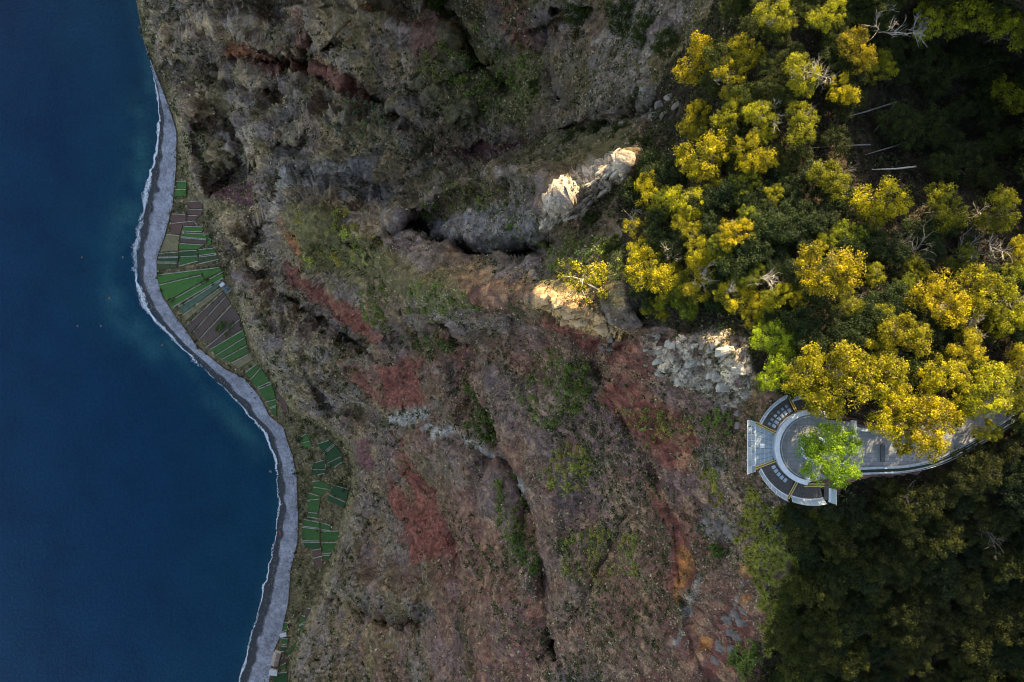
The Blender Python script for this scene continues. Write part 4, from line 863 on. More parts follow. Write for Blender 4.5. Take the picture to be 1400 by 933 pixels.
for i, (u, v, s, g_, lb) in enumerate([
 (1110,85,1.5,0,"large sunlit dead tree sprawling over the golden acacias at the top"),(1070,140,1.2,0,"dead branching tree with a long bare limb pointing left"),(1130,110,1.2,0,"dense pinkish dead crown left of the dark hollow"),(1215,15,1.5,0,"white dead tree at the top edge"),
 (1262,20,1.3,0,"white dead branches right of the one at the top edge"),(1045,378,1.2,0,"pinkish dead bush in the middle of the deep green trees"),(925,355,.9,0,"bleached twigs over the golden acacia by the ledge"),(965,365,.9,0,"bleached fork rising from the second ledge acacia"),
 (870,290,1.0,0,"pale leafless bush at the cliff edge below the fin"),(1005,300,.8,0,"bare white spike above the round golden acacia"),(1205,455,1.1,0,"bent white dead branch beside the golden acacia"),(1330,345,1.6,1,"grey dead tree with antler branches near the right edge"),
 (1370,345,1.2,0,"bleached dead tree with antler branches next to the grey one"),(1270,350,1.4,1,"grey dead tree in shadow left of the antler trees"),(1325,462,1.3,0,"pale dead bush between acacias above the path"),(1385,285,1.0,0,"white curling dead twigs near the right edge"),
 (1350,285,.9,0,"grey white dead fork under the dark hollow"),(1150,235,.9,0,"white dead branches at the hollow's lower left rim"),(1220,320,1.1,1,"grey dead branches under the hollow's rim tree"),(1180,275,.9,0,"white dead twigs in the hollow's rim tree"),
 (985,270,1.0,0,"long pale dead bough under the broad golden acacia"),(1095,235,1.0,1,"grey leaning dead stems in the dark gap"),(1300,585,.9,0,"white dead twigs over the footpath"),(1325,600,.7,0,"pale dead twigs at the path's lower end of the boughs"),(1255,690,1.2,1,"grey dead crown in the shaded wood below the path"),
 (1340,720,1.2,1,"grey dead crown in the shaded wood near the right edge"),(1155,840,1.0,1,"grey dead crown low in the shaded wood")]):
    zg = float(samp(u, v)[2]); x, y, _ = at(u, v, zg+4.5*s); zg = ground_at(x, y, zg)
    r_ = empty("dead_tree", (x, y, zg), random.uniform(0,6.28)); tag(r_, lb, "dead tree", "leafless trees in the cliff-top wood")
    dm_ = DG[i % 3] if g_ else DM[i % 5]; obj("branches", dm_[0], r_, None, None, s); obj("trunk", dm_[1], r_, None, None, s)
for i, (u0, v0, u1, v1, rad, lb) in enumerate([(1140,165,1225,140,.26,"longest fallen trunk across the top of the dark hollow"),(1195,180,1222,144,.22,"fallen trunk slanting down from the longest one"),(1080,205,1190,198,.18,"fallen trunk lying level at the hollow's left"),(1182,212,1240,194,.2,"short fallen trunk in the hollow's middle"),
    (1192,232,1252,228,.24,"pale fallen trunk curving along the hollow's floor"),(1085,247,1125,225,.24,"fallen trunk end left of the hollow's rim tree"),(1020,296,1070,258,.16,"thin fallen stem in the gap right of the round acacia"),(1030,306,1062,275,.16,"second thin fallen stem in the same gap"),(1235,188,1262,165,.14,"thin fallen stem at the hollow's right"),
    (1282,238,1310,210,.14,"thin crossed fallen stem, right of the hollow, first"),(1290,215,1320,240,.14,"thin crossed fallen stem, right of the hollow, second"),(1100,744,1128,708,.16,"bare leaning stem below the platform's corner"),(1085,726,1104,708,.12,"short bare stem left of the leaning one below the platform")]):
    a = np.array([float(k) for k in samp(u0, v0)]); b_ = np.array([float(k) for k in samp(u1, v1)]); up = 1.5 if v0 < 600 else 3.0
    k0 = at(u0, v0, a[2]+up); k1 = at(u1, v1, b_[2]+up); mid = tuple((k0[j]+k1[j])/2+(.25 if j == 2 else random.uniform(-.3,.3)) for j in range(3))
    o = MB().tube([k0, mid, k1], [rad*.25, rad*.6, rad*.8], 7).build("fallen_trunk" if v0 < 600 else "bare_stem", M['deadgrey'] if i not in (4,) else M['dead'], None, True); tag(o, lb, "trunk" if v0 < 600 else "stem", "bare trunks lying in the wood")

# ---------------------------------------------------------------- rosettes (dragon-tree like plants) below the platform
def rosette(name, seed, n_=46, L=1.1, cA=(.17,.20,.025), cB=(.50,.46,.10)):
    r_ = np.random.default_rng(seed); v = []; f = []; c = []
    for i in range(n_):
        a = i*2.399+r_.uniform(-.2,.2); el = (i/n_)**.8*1.35; l = L*r_.uniform(.75,1.1)*(1-.25*(i/n_)); w = .06
        d = np.array([math.cos(a), math.sin(a)]); p = np.array([-d[1], d[0]])
        def pt(k): 
            rr = l*k*math.cos(el*.9); zz = l*k*math.sin(el)+.12-.32*k*k*(1-el/1.35); return rr, zz
        b0 = len(v); hue = r_.uniform(0,1); cc = np.array(cA)*(1-hue)+np.array(cB)*hue
        for k, ww in ((.04,.6),(.5,1.0),(.85,.6)):
            rr, zz = pt(k)
            for s in (-1,1): v.append((d[0]*rr+p[0]*w*ww*s, d[1]*rr+p[1]*w*ww*s, zz))
        rr, zz = pt(1.05); v.append((d[0]*rr, d[1]*rr, zz)); v.append((d[0]*rr+.005, d[1]*rr, zz))
        for j in range(3): f.append((b0+2*j, b0+2*j+1, b0+2*j+3, b0+2*j+2))
        c += [cc]*8
    return mesh_np(name, v, f, M['leaf'], np.array(c))
ROS = [rosette("rosette_leaves", 600+i) for i in range(3)] + [rosette("rosette_leaves_pale", 610, 40, 1.4, (.16,.17,.09), (.26,.26,.15))]
STM = MB().tube([(0,0,-.9),(.03,0,-.3),(0,0,.12)], [.1,.08,.07], 6).mesh("rosette_stem", M['bark'])
def plant(u, v, s, k, label, group, tint=(1,1,1)):
    zg = float(samp(u, v)[2]); x, y, _ = at(u, v, zg+.9*s); zg = ground_at(x, y, zg) if u > 1000 else zg
    r_ = empty("rosette_plant", (x, y, zg+.8*s), random.uniform(0,6.28)); tag(r_, label, "succulent plant", group)
    l_ = obj("leaves", ROS[k], r_, None, None, s); l_.color = (*tint, 1); obj("stem", STM, r_, None, None, s)
RP = [(1040,690),(1075,690),(1100,702),(1135,698),(1150,715),(1110,745),(1095,770),(1075,800),(1072,870),(1050,900),(1040,860),(1035,800),(1020,770),(1005,735),(1018,700),(1028,660)]
MK4 = [(1064,719,"the pale blue shrub"),(1040,680,"the platform's lower left rail"),(1105,700,"the platform's lower rail"),(1157,690,"the large pale rosette"),(1012,725,"the brown grey rock ledge"),(1018,800,"the rust coloured patch"),(1012,850,"the split brown slabs"),(1110,728,"the leaning bare stem"),(1070,800,"the wood's lower edge"),(1055,880,"the broad bottom shrubs"),(1045,760,"the open rosette slope")]
pts = scatter_px(RP, 110, 7.8, 11, (), 20000)
for (u, v), lb in zip(pts, uniq(pts, "spiky yellow green rosette", MK4)):
    plant(u, v, random.uniform(1.0,1.55), random.randint(0,2), lb, "spiky rosettes below the platform", (1,1,1) if u > 1040 else (1.15,1.05,1))
plant(1157, 679, 1.5, 3, "large pale spiky rosette at the platform's lower right corner", None)
for u, v in scatter_px([(968,560),(1000,560),(1008,590),(1000,610),(975,605),(962,580)], 14, 8, 12): plant(u, v, random.uniform(.8,1.1), random.randint(0,2), "green spiky rosette on the rock face left of the platform", "spiky rosettes left of the platform", (.7,.95,1))
for u, v in scatter_px([(950,650),(978,640),(992,690),(968,700)], 10, 8, 13): plant(u, v, random.uniform(.7,1.0), random.randint(0,2), "yellowish spiky rosette on the purple rock ledge", "spiky rosettes on the purple ledge", (1.1,1,1))

# ---------------------------------------------------------------- shrubs on the cliff
def shrub_mesh(name, seed, ncl=9, nleaf=26, ls=.13):
    r_ = np.random.default_rng(seed); cs = r_.normal(size=(ncl,3))*np.array([.5,.5,.28]); cs[:,2] = np.abs(cs[:,2])+.15
    ci = r_.integers(0, ncl, ncl*nleaf); d = r_.normal(size=(len(ci),3)); d /= np.linalg.norm(d, axis=1, keepdims=True); d[:,2] = np.abs(d[:,2])*.9-.1
    p = cs[ci]+d*r_.uniform(.2,.42,len(ci))[:,None]; hue = np.clip(r_.normal(.5,.2,ncl)[ci]+r_.normal(0,.2,len(ci)),0,1)[:,None]
    v, f, c = quads_cloud(p, d+r_.normal(size=d.shape)*.5, ls*r_.uniform(.6,1.3,len(ci)), np.array((.75,.75,.7))*(1-hue)+np.array((1.25,1.2,1.1))*hue, r_)
    return mesh_np(name, v, f, M['leaf'], c)
SH = [shrub_mesh("shrub_leaves", 800+i) for i in range(7)]
SHT = MB().tube([(0,0,-.5),(.05,.02,.1),(0,0,.4)], [.07,.05,.03], 5).mesh("shrub_stem", M['bark'])
TG = {'g': (.20,.26,.06), 'y': (.40,.39,.085), 'd': (.10,.155,.035), 'b': (.20,.24,.15), 's': (.36,.42,.44), 'w': (.14,.075,.035)}
nsh = 0
def shrubs(poly, cnt, mind, size, tone, label, seed, jit=.35):
    global nsh
    for u, v in scatter_px(poly, cnt, mind, seed):
        x, y, z = (float(k) for k in samp(u, v)); mpp = (CZ-z)/F; s = size*1.6*mpp*random.uniform(1-jit,1+jit)
        r_ = empty("shrub", (x, y, z+.05*s), random.uniform(0,6.28)); tag(r_, label, "shrub", label.replace(' shrub ', ' shrubs ', 1).replace(' bush ', ' bushes ', 1))
        c = obj("leaves", SH[random.randrange(7)], r_, None, None, (s, s, s*random.uniform(.8,1.2))); tc = TG[tone]; j = random.uniform(.8,1.2); c.color = (tc[0]*j*random.uniform(.85,1.2), tc[1]*j, tc[2]*j, 1)
        obj("stem", SHT, r_, None, None, s); nsh += 1
E = lambda u, v, a, b, r=0: [(u+a*math.cos(t)*math.cos(r)-b*math.sin(t)*math.sin(r), v+a*math.cos(t)*math.sin(r)+b*math.sin(t)*math.cos(r)) for t in [i*math.pi/5 for i in range(10)]]
shrubs([(740,475),(765,490),(800,500),(815,530),(790,570),(750,580),(725,560),(728,510)], 46, 7, 5.2, 'g', "leafy green shrub in the big patch below the ochre ledge", 21)
shrubs(E(665,582,22,24), 16, 7.5, 6.0, 'd', "dark green shrub in the round patch above the pale stream bed", 22)
shrubs([(690,650),(712,650),(722,700),(718,745),(700,745),(685,700)], 26, 7, 5.0, 'g', "green shrub in the upright strip beside the rock step", 23)
shrubs(E(716,758,16,20), 13, 7, 7.0, 'd', "dense dark shrub at the foot of the upright strip", 24)
shrubs(E(780,640,26,34,.3), 24, 8, 5.0, 'y', "yellow green shrub in the patch under the middle red band", 25)
shrubs([(770,740),(820,720),(880,740),(870,790),(810,800),(775,780)], 30, 8.5, 4.6, 'y', "yellow green shrub in the wide patch low on the brown slope", 26)
shrubs(E(585,470,32,12,.2), 16, 7, 6.0, 'd', "dark shrub in the hollow under the green promontory", 27)
shrubs([(495,385),(530,400),(540,440),(520,440),(500,410)], 14, 7, 6.0, 'g', "green shrub on the crest line of the promontory", 28)
shrubs([(410,295),(460,290),(520,330),(510,360),(460,360),(430,330)], 22, 9, 5.5, 'y', "mossy green shrub on the promontory's grassy tip", 29)
shrubs([(560,390),(640,400),(660,420),(600,435),(570,420)], 22, 8, 5.0, 'g', "low green shrub on the promontory's flat back", 30)
shrubs([(470,140),(520,150),(540,190),(500,200),(465,180)], 24, 7.5, 4.6, 'b', "blue green shrub in the patch on the upper left cliff", 31)
shrubs([(580,60),(650,30),(750,90),(740,140),(660,150),(600,110)], 34, 11, 6.0, 'g', "green shrub on the upper middle slope", 32)
shrubs([(850,560),(900,560),(960,580),(960,590),(905,600),(880,610),(860,590)], 16, 8, 4.5, 'y', "olive shrub on the red rock face", 33)
shrubs([(650,500),(665,540),(660,560),(648,530)], 8, 7, 5.5, 'd', "dark shrub on the line above the round patch", 34)
shrubs(E(975,655,16,24), 9, 9, 5.0, 'y', "yellow shrub in the rosettes on the purple ledge", 35)
shrubs([(560,260),(640,245),(740,255),(730,320),(650,300),(580,300)], 26, 12, 5.0, 'g', "green shrub on the grey spur under the white fin", 36)
shrubs([(300,430),(330,440),(300,470)], 4, 8, 4, 'd', "dark shrub on the cliff foot above the plots", 37)
shrubs([(1000,880),(1030,880),(1045,940),(990,940)], 9, 10, 9, 'g', "broad green shrub at the cliff edge by the bottom", 38)
shrubs([(738,330),(780,320),(850,330),(860,380),(760,370)], 22, 10, 6, 'g', "green shrub on the grassy saddle left of the wood", 39)
shrubs(E(1064,719,6,6), 3, 5, 6, 's', "pale blue shrub in the rosettes below the platform", 40)
shrubs(E(1049,521,5,5), 2, 5, 6, 's', "pale blue shrub in the gap above the platform's corner", 41)
shrubs(E(972,758,8,10), 4, 6, 7, 'd', "dark shrub on the edge under the blue grey face", 42)
shrubs(E(780,48,10,10), 3, 8, 9, 'w', "rusty brown bush on the steep gully wall", 43)

# ---------------------------------------------------------------- scrub and dry grass (uncountable)
def scrub(name, cnt, seed, tones, size, label, prob, nq=7, ls=.42, umax=1080):
    r_ = np.random.default_rng(seed); u = r_.uniform(190 if umax < 1100 else 840, umax, cnt); v = r_.uniform(-10, 945, cnt)
    x, y, z = samp(u, v); nn = sampn(u, v)
    ii = np.clip(((u-gu[0])/STEP).astype(int), 0, len(gu)-1); jj = np.clip(((v-gv[0])/STEP).astype(int), 0, len(gv)-1)
    pr = prob(u, v, x, y, z, C[jj, ii], kb[jj, ii], forest[jj, ii], kf[jj, ii]); pr = pr*~plotm[jj, ii]; k = r_.random(cnt) < pr
    u, v, x, y, z, nn = u[k], v[k], x[k], y[k], z[k], nn[k]; cnt = len(u); mpp = (CZ-z)/F
    s = size*mpp*r_.uniform(.5,1.5,cnt)
    d = r_.normal(size=(cnt,nq,3)); d /= np.linalg.norm(d, axis=2, keepdims=True); d[...,2] = np.abs(d[...,2]); 
    cen = (np.stack([x,y,z],-1)+nn*(s*.35)[:,None])[:,None,:]+d*(s[:,None,None]*r_.uniform(.35,.95,(cnt,nq,1)))
    ti = r_.integers(0, len(tones), cnt); col = np.array(tones)[ti]*r_.uniform(.7,1.3,(cnt,1)); col = np.repeat(col[:,None,:], nq, 1)*r_.uniform(.75,1.25,(cnt,nq,1))
    vv, f, c = quads_cloud(cen.reshape(-1,3), (d+r_.normal(size=d.shape)*.6).reshape(-1,3), np.repeat(s*ls, nq)*r_.uniform(.6,1.3,cnt*nq), col.reshape(-1,3), r_, .55)
    o = obj(name, mesh_np(name, vv, f, M['scrub'], c)); tag(o, label, None, None, 'stuff'); return cnt
plotm = np.zeros(U.shape, bool)
for zf_, k, lab, pts in PL: plotm |= inpoly(U, V, [zf_(p) for p in pts])
def isred(Cc): return sstep(.45, .75, Cc[:,0]/(Cc.sum(1)+1e-6)*1.0+0*.0)
def p_dry(u,v,x,y,z,Cc,k,f,kf_):
    w = .38+1.1*fbm(x/24, y/24+40, z/40, 3)+.25*sstep(620,380,u)+.9*vnoise(x/7, y/7, z/26)-.12*sstep(650,800,u); w = np.maximum(w,.14)*(1-.85*sstep(.53,.59,Cc[:,0]/Cc.sum(1))); return np.clip(w,0,1)*np.where(k > .3, 1, .55*(u > ube(v)))*(1-.8*f)*(1-kf_)
def p_green(u,v,x,y,z,Cc,k,f,kf_):
    w = .24+1.5*fbm(x/30+7, y/30, z/45, 3)+.9*vnoise(x/8+30, y/8, z/30)+.45*inpoly(u, v, [(398,288),(450,296),(520,335),(600,385),(640,405),(600,425),(500,390),(450,376),(420,346)]); w = w*(1-.8*sstep(.53,.59,Cc[:,0]/Cc.sum(1))); return np.clip(w,.03,1)*np.where(k > .3, 1, .5*(u > ube(v)))*(1-kf_)
scrub("dry_grass", 90000, 31, [(.44,.34,.19),(.34,.26,.15),(.58,.48,.30),(.28,.20,.12),(.20,.14,.095)], 1.95, "dry straw coloured grass tufts over the cliff", p_dry, 5, .55)
scrub("green_scrub", 62000, 32, [(.085,.10,.024),(.14,.14,.035),(.06,.078,.022),(.13,.14,.08),(.20,.185,.055)], 2.15, "low olive and grey green scrub over the cliff", p_green, 7, .5)
scrub("dark_scrub", 13000, 33, [(.04,.06,.013),(.06,.08,.018),(.034,.05,.015)], 3.6, "darker bushes dotted over the cliff", lambda *a: np.clip(p_green(*a)*1.1-.15,0,1), 14, .36)
PATCH = [[(735,470),(765,485),(805,498),(818,530),(790,575),(750,582),(722,560),(725,510)], E(665,582,22,24), [(688,648),(714,650),(724,700),(722,770),(700,770),(682,700)], E(780,640,30,40,.3), [(765,735),(820,715),(885,735),(875,795),(810,808),(770,785)], E(585,470,34,13,.2), [(495,385),(530,400),(545,440),(520,445),(500,410)], [(470,140),(520,150),(540,190),(500,200),(465,180)], [(580,60),(650,30),(750,90),(740,140),(660,150),(600,110)], E(975,655,18,26), [(560,390),(640,400),(660,420),(600,435),(570,420)], [(860,555),(905,560),(960,580),(905,605),(870,600)], [(400,290),(460,290),(520,330),(510,365),(450,365),(425,335)], [(740,330),(860,325),(868,400),(760,375)]]
def p_patch(u,v,x,y,z,Cc,k,f,kf_):
    m_ = np.zeros(u.shape, bool)
    for pl in PATCH: m_ |= inpoly(u+5*vnoise(x/4,y/4,z/4), v+5*vnoise(x/4+9,y/4,z/4), pl)
    return m_*np.clip(.75+1.4*vnoise(x/5, y/5, z/8), .1, 1)
scrub("leafy_scrub", 42000, 35, [(.14,.19,.04),(.22,.26,.06),(.30,.30,.07),(.10,.15,.04),(.32,.33,.15)], 3.4, "leafy green scrub filling the shrub patches", p_patch, 9, .36)
def p_floor(u,v,x,y,z,Cc,k,f,kf_): return f*(1-kf_)*.9
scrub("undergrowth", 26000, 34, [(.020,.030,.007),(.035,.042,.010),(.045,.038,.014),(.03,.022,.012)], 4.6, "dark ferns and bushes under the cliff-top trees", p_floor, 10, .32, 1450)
print("shrubs", nsh)

# ================================================================ VIEWING PLATFORM, PLAZA, FOOTPATH
SC = (CZ-PATHZ)/F                                   # metres per photo pixel at deck level
PCX, PCY, _ = at(1108, 611, PATHZ)
def lp(u, v): return ((u-1108)*SC, -(v-611)*SC)
def pol(r, a): return (r*SC*math.cos(R(a)), r*SC*math.sin(R(a)))
def arc(r, a0, a1, n_): return [pol(r, a0+(a1-a0)*i/n_) for i in range(n_+1)]
plaza = empty("plaza", (PCX, PCY, PATHZ)); tag(plaza, "pale paved round lookout plaza at the cliff edge", kind='structure')
MB().prism(arc(47, 72, 288, 40)+[lp(1130,655), lp(1132,645), lp(1132,574), lp(1124,566)], -.5, 0).build("plaza_paving", M['paving'], plaza)
pw = [lp(*p) for p in PATH_LOW]; pu_ = [lp(*p) for p in PATH_UP]
path = empty("footpath", (PCX, PCY, PATHZ)); tag(path, "grey paved footpath curving through the wood to the plaza", kind='structure')
b_ = MB()
for i in range(len(pw)-1):
    # the two edges run on in step, so a quad strip closes the path
    q4 = [pw[i], pw[i+1], pu_[i+1], pu_[i]]; b_.prism(q4, -.5, -.004)
b_.build("path_paving", M['paving'], path)
MB().prism([lp(1203,608), lp(1209,608), lp(1208,631), lp(1203,631)], 0, .42).build("bench_seat", M['darksteel'], None)
bench = bpy.data.objects["bench_seat"]; bench.location = (PCX, PCY, PATHZ); bench.name = "bench"
tag(bench, "dark slab bench standing across the footpath", "bench")
lw = empty("low_wall", (PCX, PCY, PATHZ)); tag(lw, "low pale corner wall at the upper side of the footpath", "wall")
MB().prism([lp(1163,575), lp(1169,575), lp(1169,600), lp(1163,600)], -.1, .7).build("wall_return", M['concrete'], lw)
MB().prism([lp(1169.3,584), lp(1200,588), lp(1200,592), lp(1169.3,588)], -.1, .6).build("wall_run", M['concrete'], lw)
# guard rail along the lower edge of the path
gr = empty("guard_rail", (PCX, PCY, PATHZ)); tag(gr, "double pale rail with a dark planted strip along the lower edge of the footpath", "railing")
def offs(pts, d):
    out = []
    for i, p in enumerate(pts):
        a = Vector(pts[max(i-1,0)]); c = Vector(pts[min(i+1,len(pts)-1)]); t_ = (c-a).normalized(); out.append((p[0]+t_.y*d, p[1]-t_.x*d))
    return out
def dense(pts, k=6):
    out = []
    for i in range(len(pts)-1):
        p0 = Vector(pts[max(i-1,0)]); p1 = Vector(pts[i]); p2 = Vector(pts[i+1]); p3 = Vector(pts[min(i+2,len(pts)-1)])
        for j in range(k):
            t = j/k; out.append(tuple(.5*((2*p1)+(p2-p0)*t+(2*p0-5*p1+4*p2-p3)*t*t+(3*p1-p0-3*p2+p3)*t*t*t)))
    return out+[tuple(pts[-1])]
dl = dense([lp(*p) for p in PATH_LOW])
def ribbon(name, pts, d0, d1, z0, z1, m_, parent):
    a = offs(pts, d0); c = offs(pts, d1); b2 = MB()
    for i in range(len(pts)-1): b2.prism([a[i], c[i], c[i+1], a[i+1]], z0, z1)
    return b2.build(name, m_, parent)
ribbon("kerb", dl, -.25, .1, -.5, .3, M['concrete'], gr); ribbon("planted_strip", dl, .1, .75, -1.2, .1, M['hedge'], gr); ribbon("outer_kerb", dl, .75, .95, -1.4, .28, M['concrete'], gr)
for d_, z_ in ((-.05, 1.15), (.85, 1.1)):
    MB().tube([(p[0], p[1], z_) for p in offs(dl, d_)], .045, 6).build("handrail", M['steel'], gr, True)
    for i in range(0, len(dl), 3):
        p = offs(dl, d_)[i]; MB().tube([(p[0],p[1],.25),(p[0],p[1],z_)], .035, 5).build("post", M['steel'], gr)
# curved parapet
pr = empty("parapet", (PCX, PCY, PATHZ)); tag(pr, "white curved parapet wall round the plaza", "wall")
N_ = 44; b_ = MB(); a0, a1 = 62, 262
for i in range(N_):
    x0, x1 = a0+(a1-a0)*i/N_, a0+(a1-a0)*(i+1)/N_; b_.prism([pol(45.5,x0), pol(51,x0), pol(51,x1), pol(45.5,x1)], -.8, .95)
b_.build("wall", M['concrete'], pr)
b_ = MB()
for i in range(N_):
    x0, x1 = a0+(a1-a0)*i/N_, a0+(a1-a0)*(i+1)/N_; b_.prism([pol(45,x0), pol(51.6,x0), pol(51.6,x1), pol(45,x1)], .953, 1.03)
b_.build("coping", M['white'], pr)
c0 = pol(48, 262); MB().prism([(c0[0]+.45*math.cos(k*.63)+.2, c0[1]+.5+.55*math.sin(k*.63)) for k in range(10)], -.05, .9).build("scroll_end", M['white'], pr)
MB().tube([(*pol(42.5,a), 1.05) for a in range(92, 252, 4)], .04, 6).build("handrail", M['steel'], pr, True)
for a in range(96, 252, 12): MB().tube([(*pol(42.5,a), 0), (*pol(42.5,a), 1.05)], .03, 5).build("post", M['steel'], pr)
# round planter
pt = empty("planter", (PCX+.5, PCY-.25, PATHZ)); tag(pt, "round white walled planter holding the lime green tree", "planter")
b_ = MB()
for i in range(32):
    x0, x1 = i*11.25, (i+1)*11.25; b_.prism([pol(14.5,x0), pol(18.5,x0), pol(18.5,x1), pol(14.5,x1)], 0, .6)
b_.build("rim", M['white'], pt); MB().prism(arc(14.4, 0, 348.75, 31), .02, .45).build("soil", M['soil'], pt)

vp = empty("viewing_platform", (PCX, PCY, PATHZ)); tag(vp, "cantilevered viewing platform with glass floor, dark decking and yellow edged beams", "viewing platform")
def sector(r0, r1, x0, x1, z0, z1, name, m_, parent=vp, n_=1):
    b2 = MB()
    for i in range(n_):
        p, q_ = x0+(x1-x0)*i/n_, x0+(x1-x0)*(i+1)/n_; b2.prism([pol(r0,p), pol(r1,p), pol(r1,q_), pol(r0,q_)], z0, z1)
    return b2.build(name, m_, parent)
def bay(x0, x1, rin, rout, np_):
    st = (x1-x0)/np_
    for i in range(np_):
        z_ = -.08+random.uniform(-.012,.012); sector(rin, rout, x0+i*st+.12, x0+(i+1)*st-.12, z_-.08, z_, "deck_plank", M['plank'])
    nj = max(6, int((x1-x0)/3)); sector(rout+.2, rout+1.6, x0, x1, -.35, .12, "white_kerb", M['white'], vp, nj)
    npn = max(3, round((x1-x0)/7.2)); sp2 = (x1-x0)/npn
    for i in range(npn):
        p, q_ = x0+i*sp2+.25, x0+(i+1)*sp2-.25; b2 = MB(); n0 = 0
        A, B, C_, D_ = pol(rout+1.7,p), pol(rout+1.7,q_), pol(rout+7,q_), pol(rout+7,p)
        b2.v += [(*A,.1),(*B,.1),(*C_,1.15),(*D_,1.15),(*A,.06),(*B,.06),(*C_,1.11),(*D_,1.11)]; b2.f += [(0,1,2,3),(7,6,5,4),(0,4,5,1),(1,5,6,2),(2,6,7,3),(3,7,4,0)]
        b2.build("glass_panel", M['glassrail'], vp)
        MB().tube([(*pol(rout+1.6, x0+i*sp2), 0), (*pol(rout+7.1, x0+i*sp2), 1.2)], .05, 5).build("post", M['white'], vp)
    MB().tube([(*pol(rout+7.2, x0+(x1-x0)*i/nj), 1.2) for i in range(nj+1)], .055, 6).build("top_rail", M['steel'], vp, True)
bay(116, 155, 52, 73, 11); bay(66, 112, 52, 66, 12); bay(204, 245, 52, 73, 11); bay(249, 284, 52, 71, 9)
# square end of the lower arm
MB().prism([lp(1127,663), lp(1133,663), lp(1133,684), lp(1127,684)], -.16, -.07).build("deck_plank", M['plank'], vp)
MB().prism([lp(1133.2,668), lp(1136,668), lp(1136,687), lp(1133.2,687)], -.35, .12).build("white_kerb", M['white'], vp)
b2 = MB(); b2.v += [(*lp(1136.2,668),.1),(*lp(1136.2,688),.1),(*lp(1139,688),1.15),(*lp(1139,668),1.15)]; b2.f += [(0,1,2,3)]; b2.v += [(v_[0]-.04, v_[1], v_[2]-.03) for v_ in b2.v[:4]]; b2.f += [(7,6,5,4),(0,4,5,1),(1,5,6,2),(2,6,7,3),(3,7,4,0)]
b2.build("glass_panel", M['glassrail'], vp); MB().tube([(*lp(1139,668),1.2),(*lp(1139.2,689),1.2)], .055, 6).build("top_rail", M['steel'], vp)
def beam(pa, pb, hw=1.9):
    a, c = Vector(pa), Vector(pb); d = (c-a).normalized(); n2 = Vector((-d.y, d.x)); 
    def st(o0, o1, z0, z1): return MB().prism([tuple(a+n2*o0*SC), tuple(a+n2*o1*SC), tuple(c+n2*o1*SC), tuple(c+n2*o0*SC)], z0, z1)
    bm_ = st(-hw, hw, -.9, .02).build("beam", M['darksteel'], vp); st(-hw, -hw+1.1, .023, .06).build("yellow_edge", M['yellow'], bm_); st(hw-1.1, hw, .023, .06).build("yellow_edge", M['yellow'], bm_)
beam(lp(1033,578.5), lp(1061.5,592.5)); beam(lp(1029,641.5), lp(1061.5,629.5)); beam(lp(1077.5,540.5), lp(1089,563.5)); beam(lp(1077,682), lp(1089.5,659)); beam(lp(1099,663.5), lp(1127,663.5), 2.2); beam(lp(1092,563), lp(1118,559), 1.8)
# glass bay: floor panes between the two long beams, then the sloping glass front
def yb(x):                                          # upper and lower edge (photo px about the centre) at x
    return 33-(x+75)*14/28-2.6, -(30.5-(x+77)*11.5/30)+2.6
xs = [-74.5,-68.6,-62.7,-56.8,-50.9]
for i in range(4):
    for j in range(7):
        c4 = []
        for x_, jj in ((xs[i]+.35, j+.06), (xs[i]+.35, j+.94), (xs[i+1]-.35, j+.94), (xs[i+1]-.35, j+.06)):
            t_, l_ = yb(x_); c4.append((x_*SC, (l_+(t_-l_)*jj/7)*SC))
        m_ = M['white'] if (i, j) == (1, 3) else M['glassfloor']
        MB().prism(c4[::-1], -.06, -.01).build("glass_pane", m_, vp)
    t_, l_ = yb(xs[i]); MB().prism([(xs[i]*SC-.05, l_*SC), (xs[i]*SC+.05, l_*SC), (xs[i]*SC+.05, t_*SC), (xs[i]*SC-.05, t_*SC)], -.3, -.03).build("joist", M['steel'], vp)
for j in range(8):
    p0 = [(x_*SC, (yb(x_)[1]+(yb(x_)[0]-yb(x_)[1])*j/7)*SC) for x_ in (-74.5, -50.9)]
    MB().tube([(*p0[0], -.16), (*p0[1], -.16)], .055, 5).build("cross_bar", M['steel'], vp)
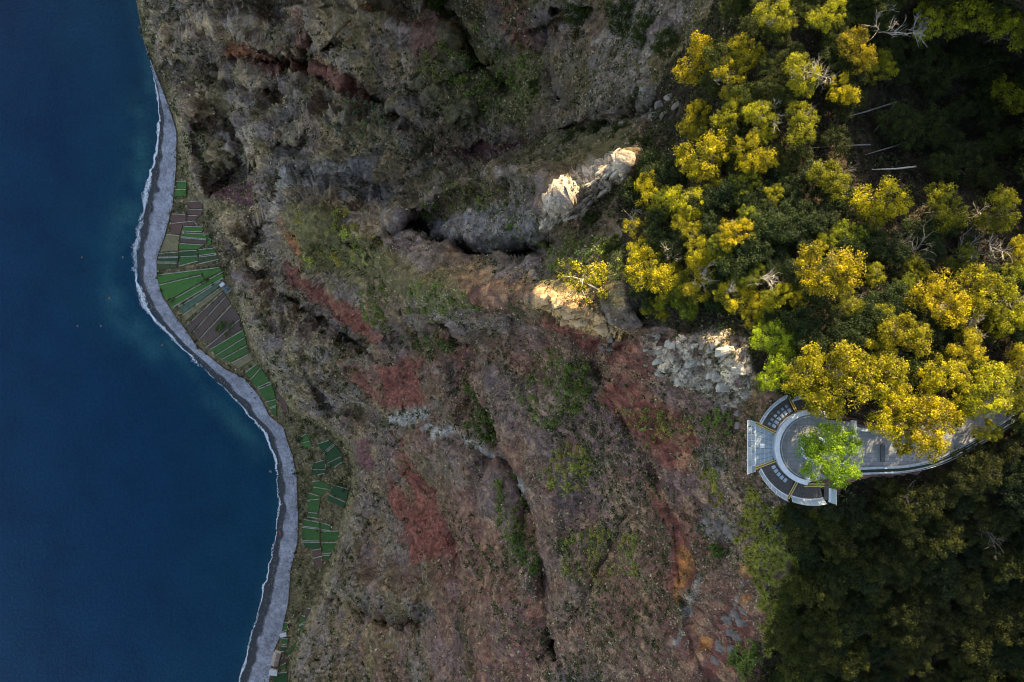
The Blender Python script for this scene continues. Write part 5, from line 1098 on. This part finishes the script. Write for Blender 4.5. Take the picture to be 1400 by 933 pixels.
for j in range(8):
    f0, f1 = j/8+.008, (j+1)/8-.008
    for (xa, za, xb, zb_) in ((-75.2, .0, -81.6, .62), (-82.0, .64, -89, 1.25)):
        ya = lambda x_, f: (-35.5-(x_+75)*.02+(72.5)*f)*SC if x_ < -76 else (-33.5+67*f)*SC
        b2 = MB(); b2.v += [(xa*SC, ya(xa,f0), za),(xa*SC, ya(xa,f1), za),(xb*SC, ya(xb,f1), zb_),(xb*SC, ya(xb,f0), zb_)]; b2.v += [(k[0]-.02, k[1], k[2]-.04) for k in b2.v]
        b2.f += [(3,2,1,0),(4,5,6,7),(1,5,4,0),(2,6,5,1),(3,7,6,2),(0,4,7,3)]; b2.build("front_pane", M['glassrail'] if (j*7+int(xa)) % 3 else M['glassfloor'], vp)
    MB().tube([(-75*SC, (-33.5+67*j/8)*SC, 0), (-89.3*SC, (-35.5+72.5*j/8)*SC, 1.27)], .045, 5).build("post", M['white'], vp)
MB().tube([(-75*SC, 33.5*SC, 0), (-89.3*SC, 37*SC, 1.27)], .06, 5).build("post", M['white'], vp)
MB().tube([(-89.3*SC, -36*SC, 1.29), (-89.3*SC, 37.5*SC, 1.29)], .075, 6).build("top_rail", M['white'], vp)
MB().box(-82*SC-.05, -82*SC+.05, -35*SC, 37*SC, .56, .6).build("mid_rail", M['white'], vp)
MB().box(-75.2*SC-.08, -75.2*SC+.04, -33*SC, 33.5*SC, -.5, .02).build("edge_beam", M['white'], vp)
sector(51.3, 52.6, 155, 204, -.5, .0, "ring_beam", M['steel'], vp, 16)
# inspection panes set in the decking beside the parapet
for a in list(range(118, 154, 6))+list(range(207, 232, 6)): sector(54.5, 60, a, a+4.4, -.05, -.02, "deck_pane", M['glassrail'])
for a in range(118, 154, 6): sector(62, 66, a+1, a+4.4, -.05, -.02, "deck_pane", M['glassfloor'])
# struts down to the rock
for a in (135, 157, 180, 203, 225): MB().tube([(*pol(70, a), -.4), (*pol(46, a), -4.5)], .14, 7).build("strut", M['steel'], vp)
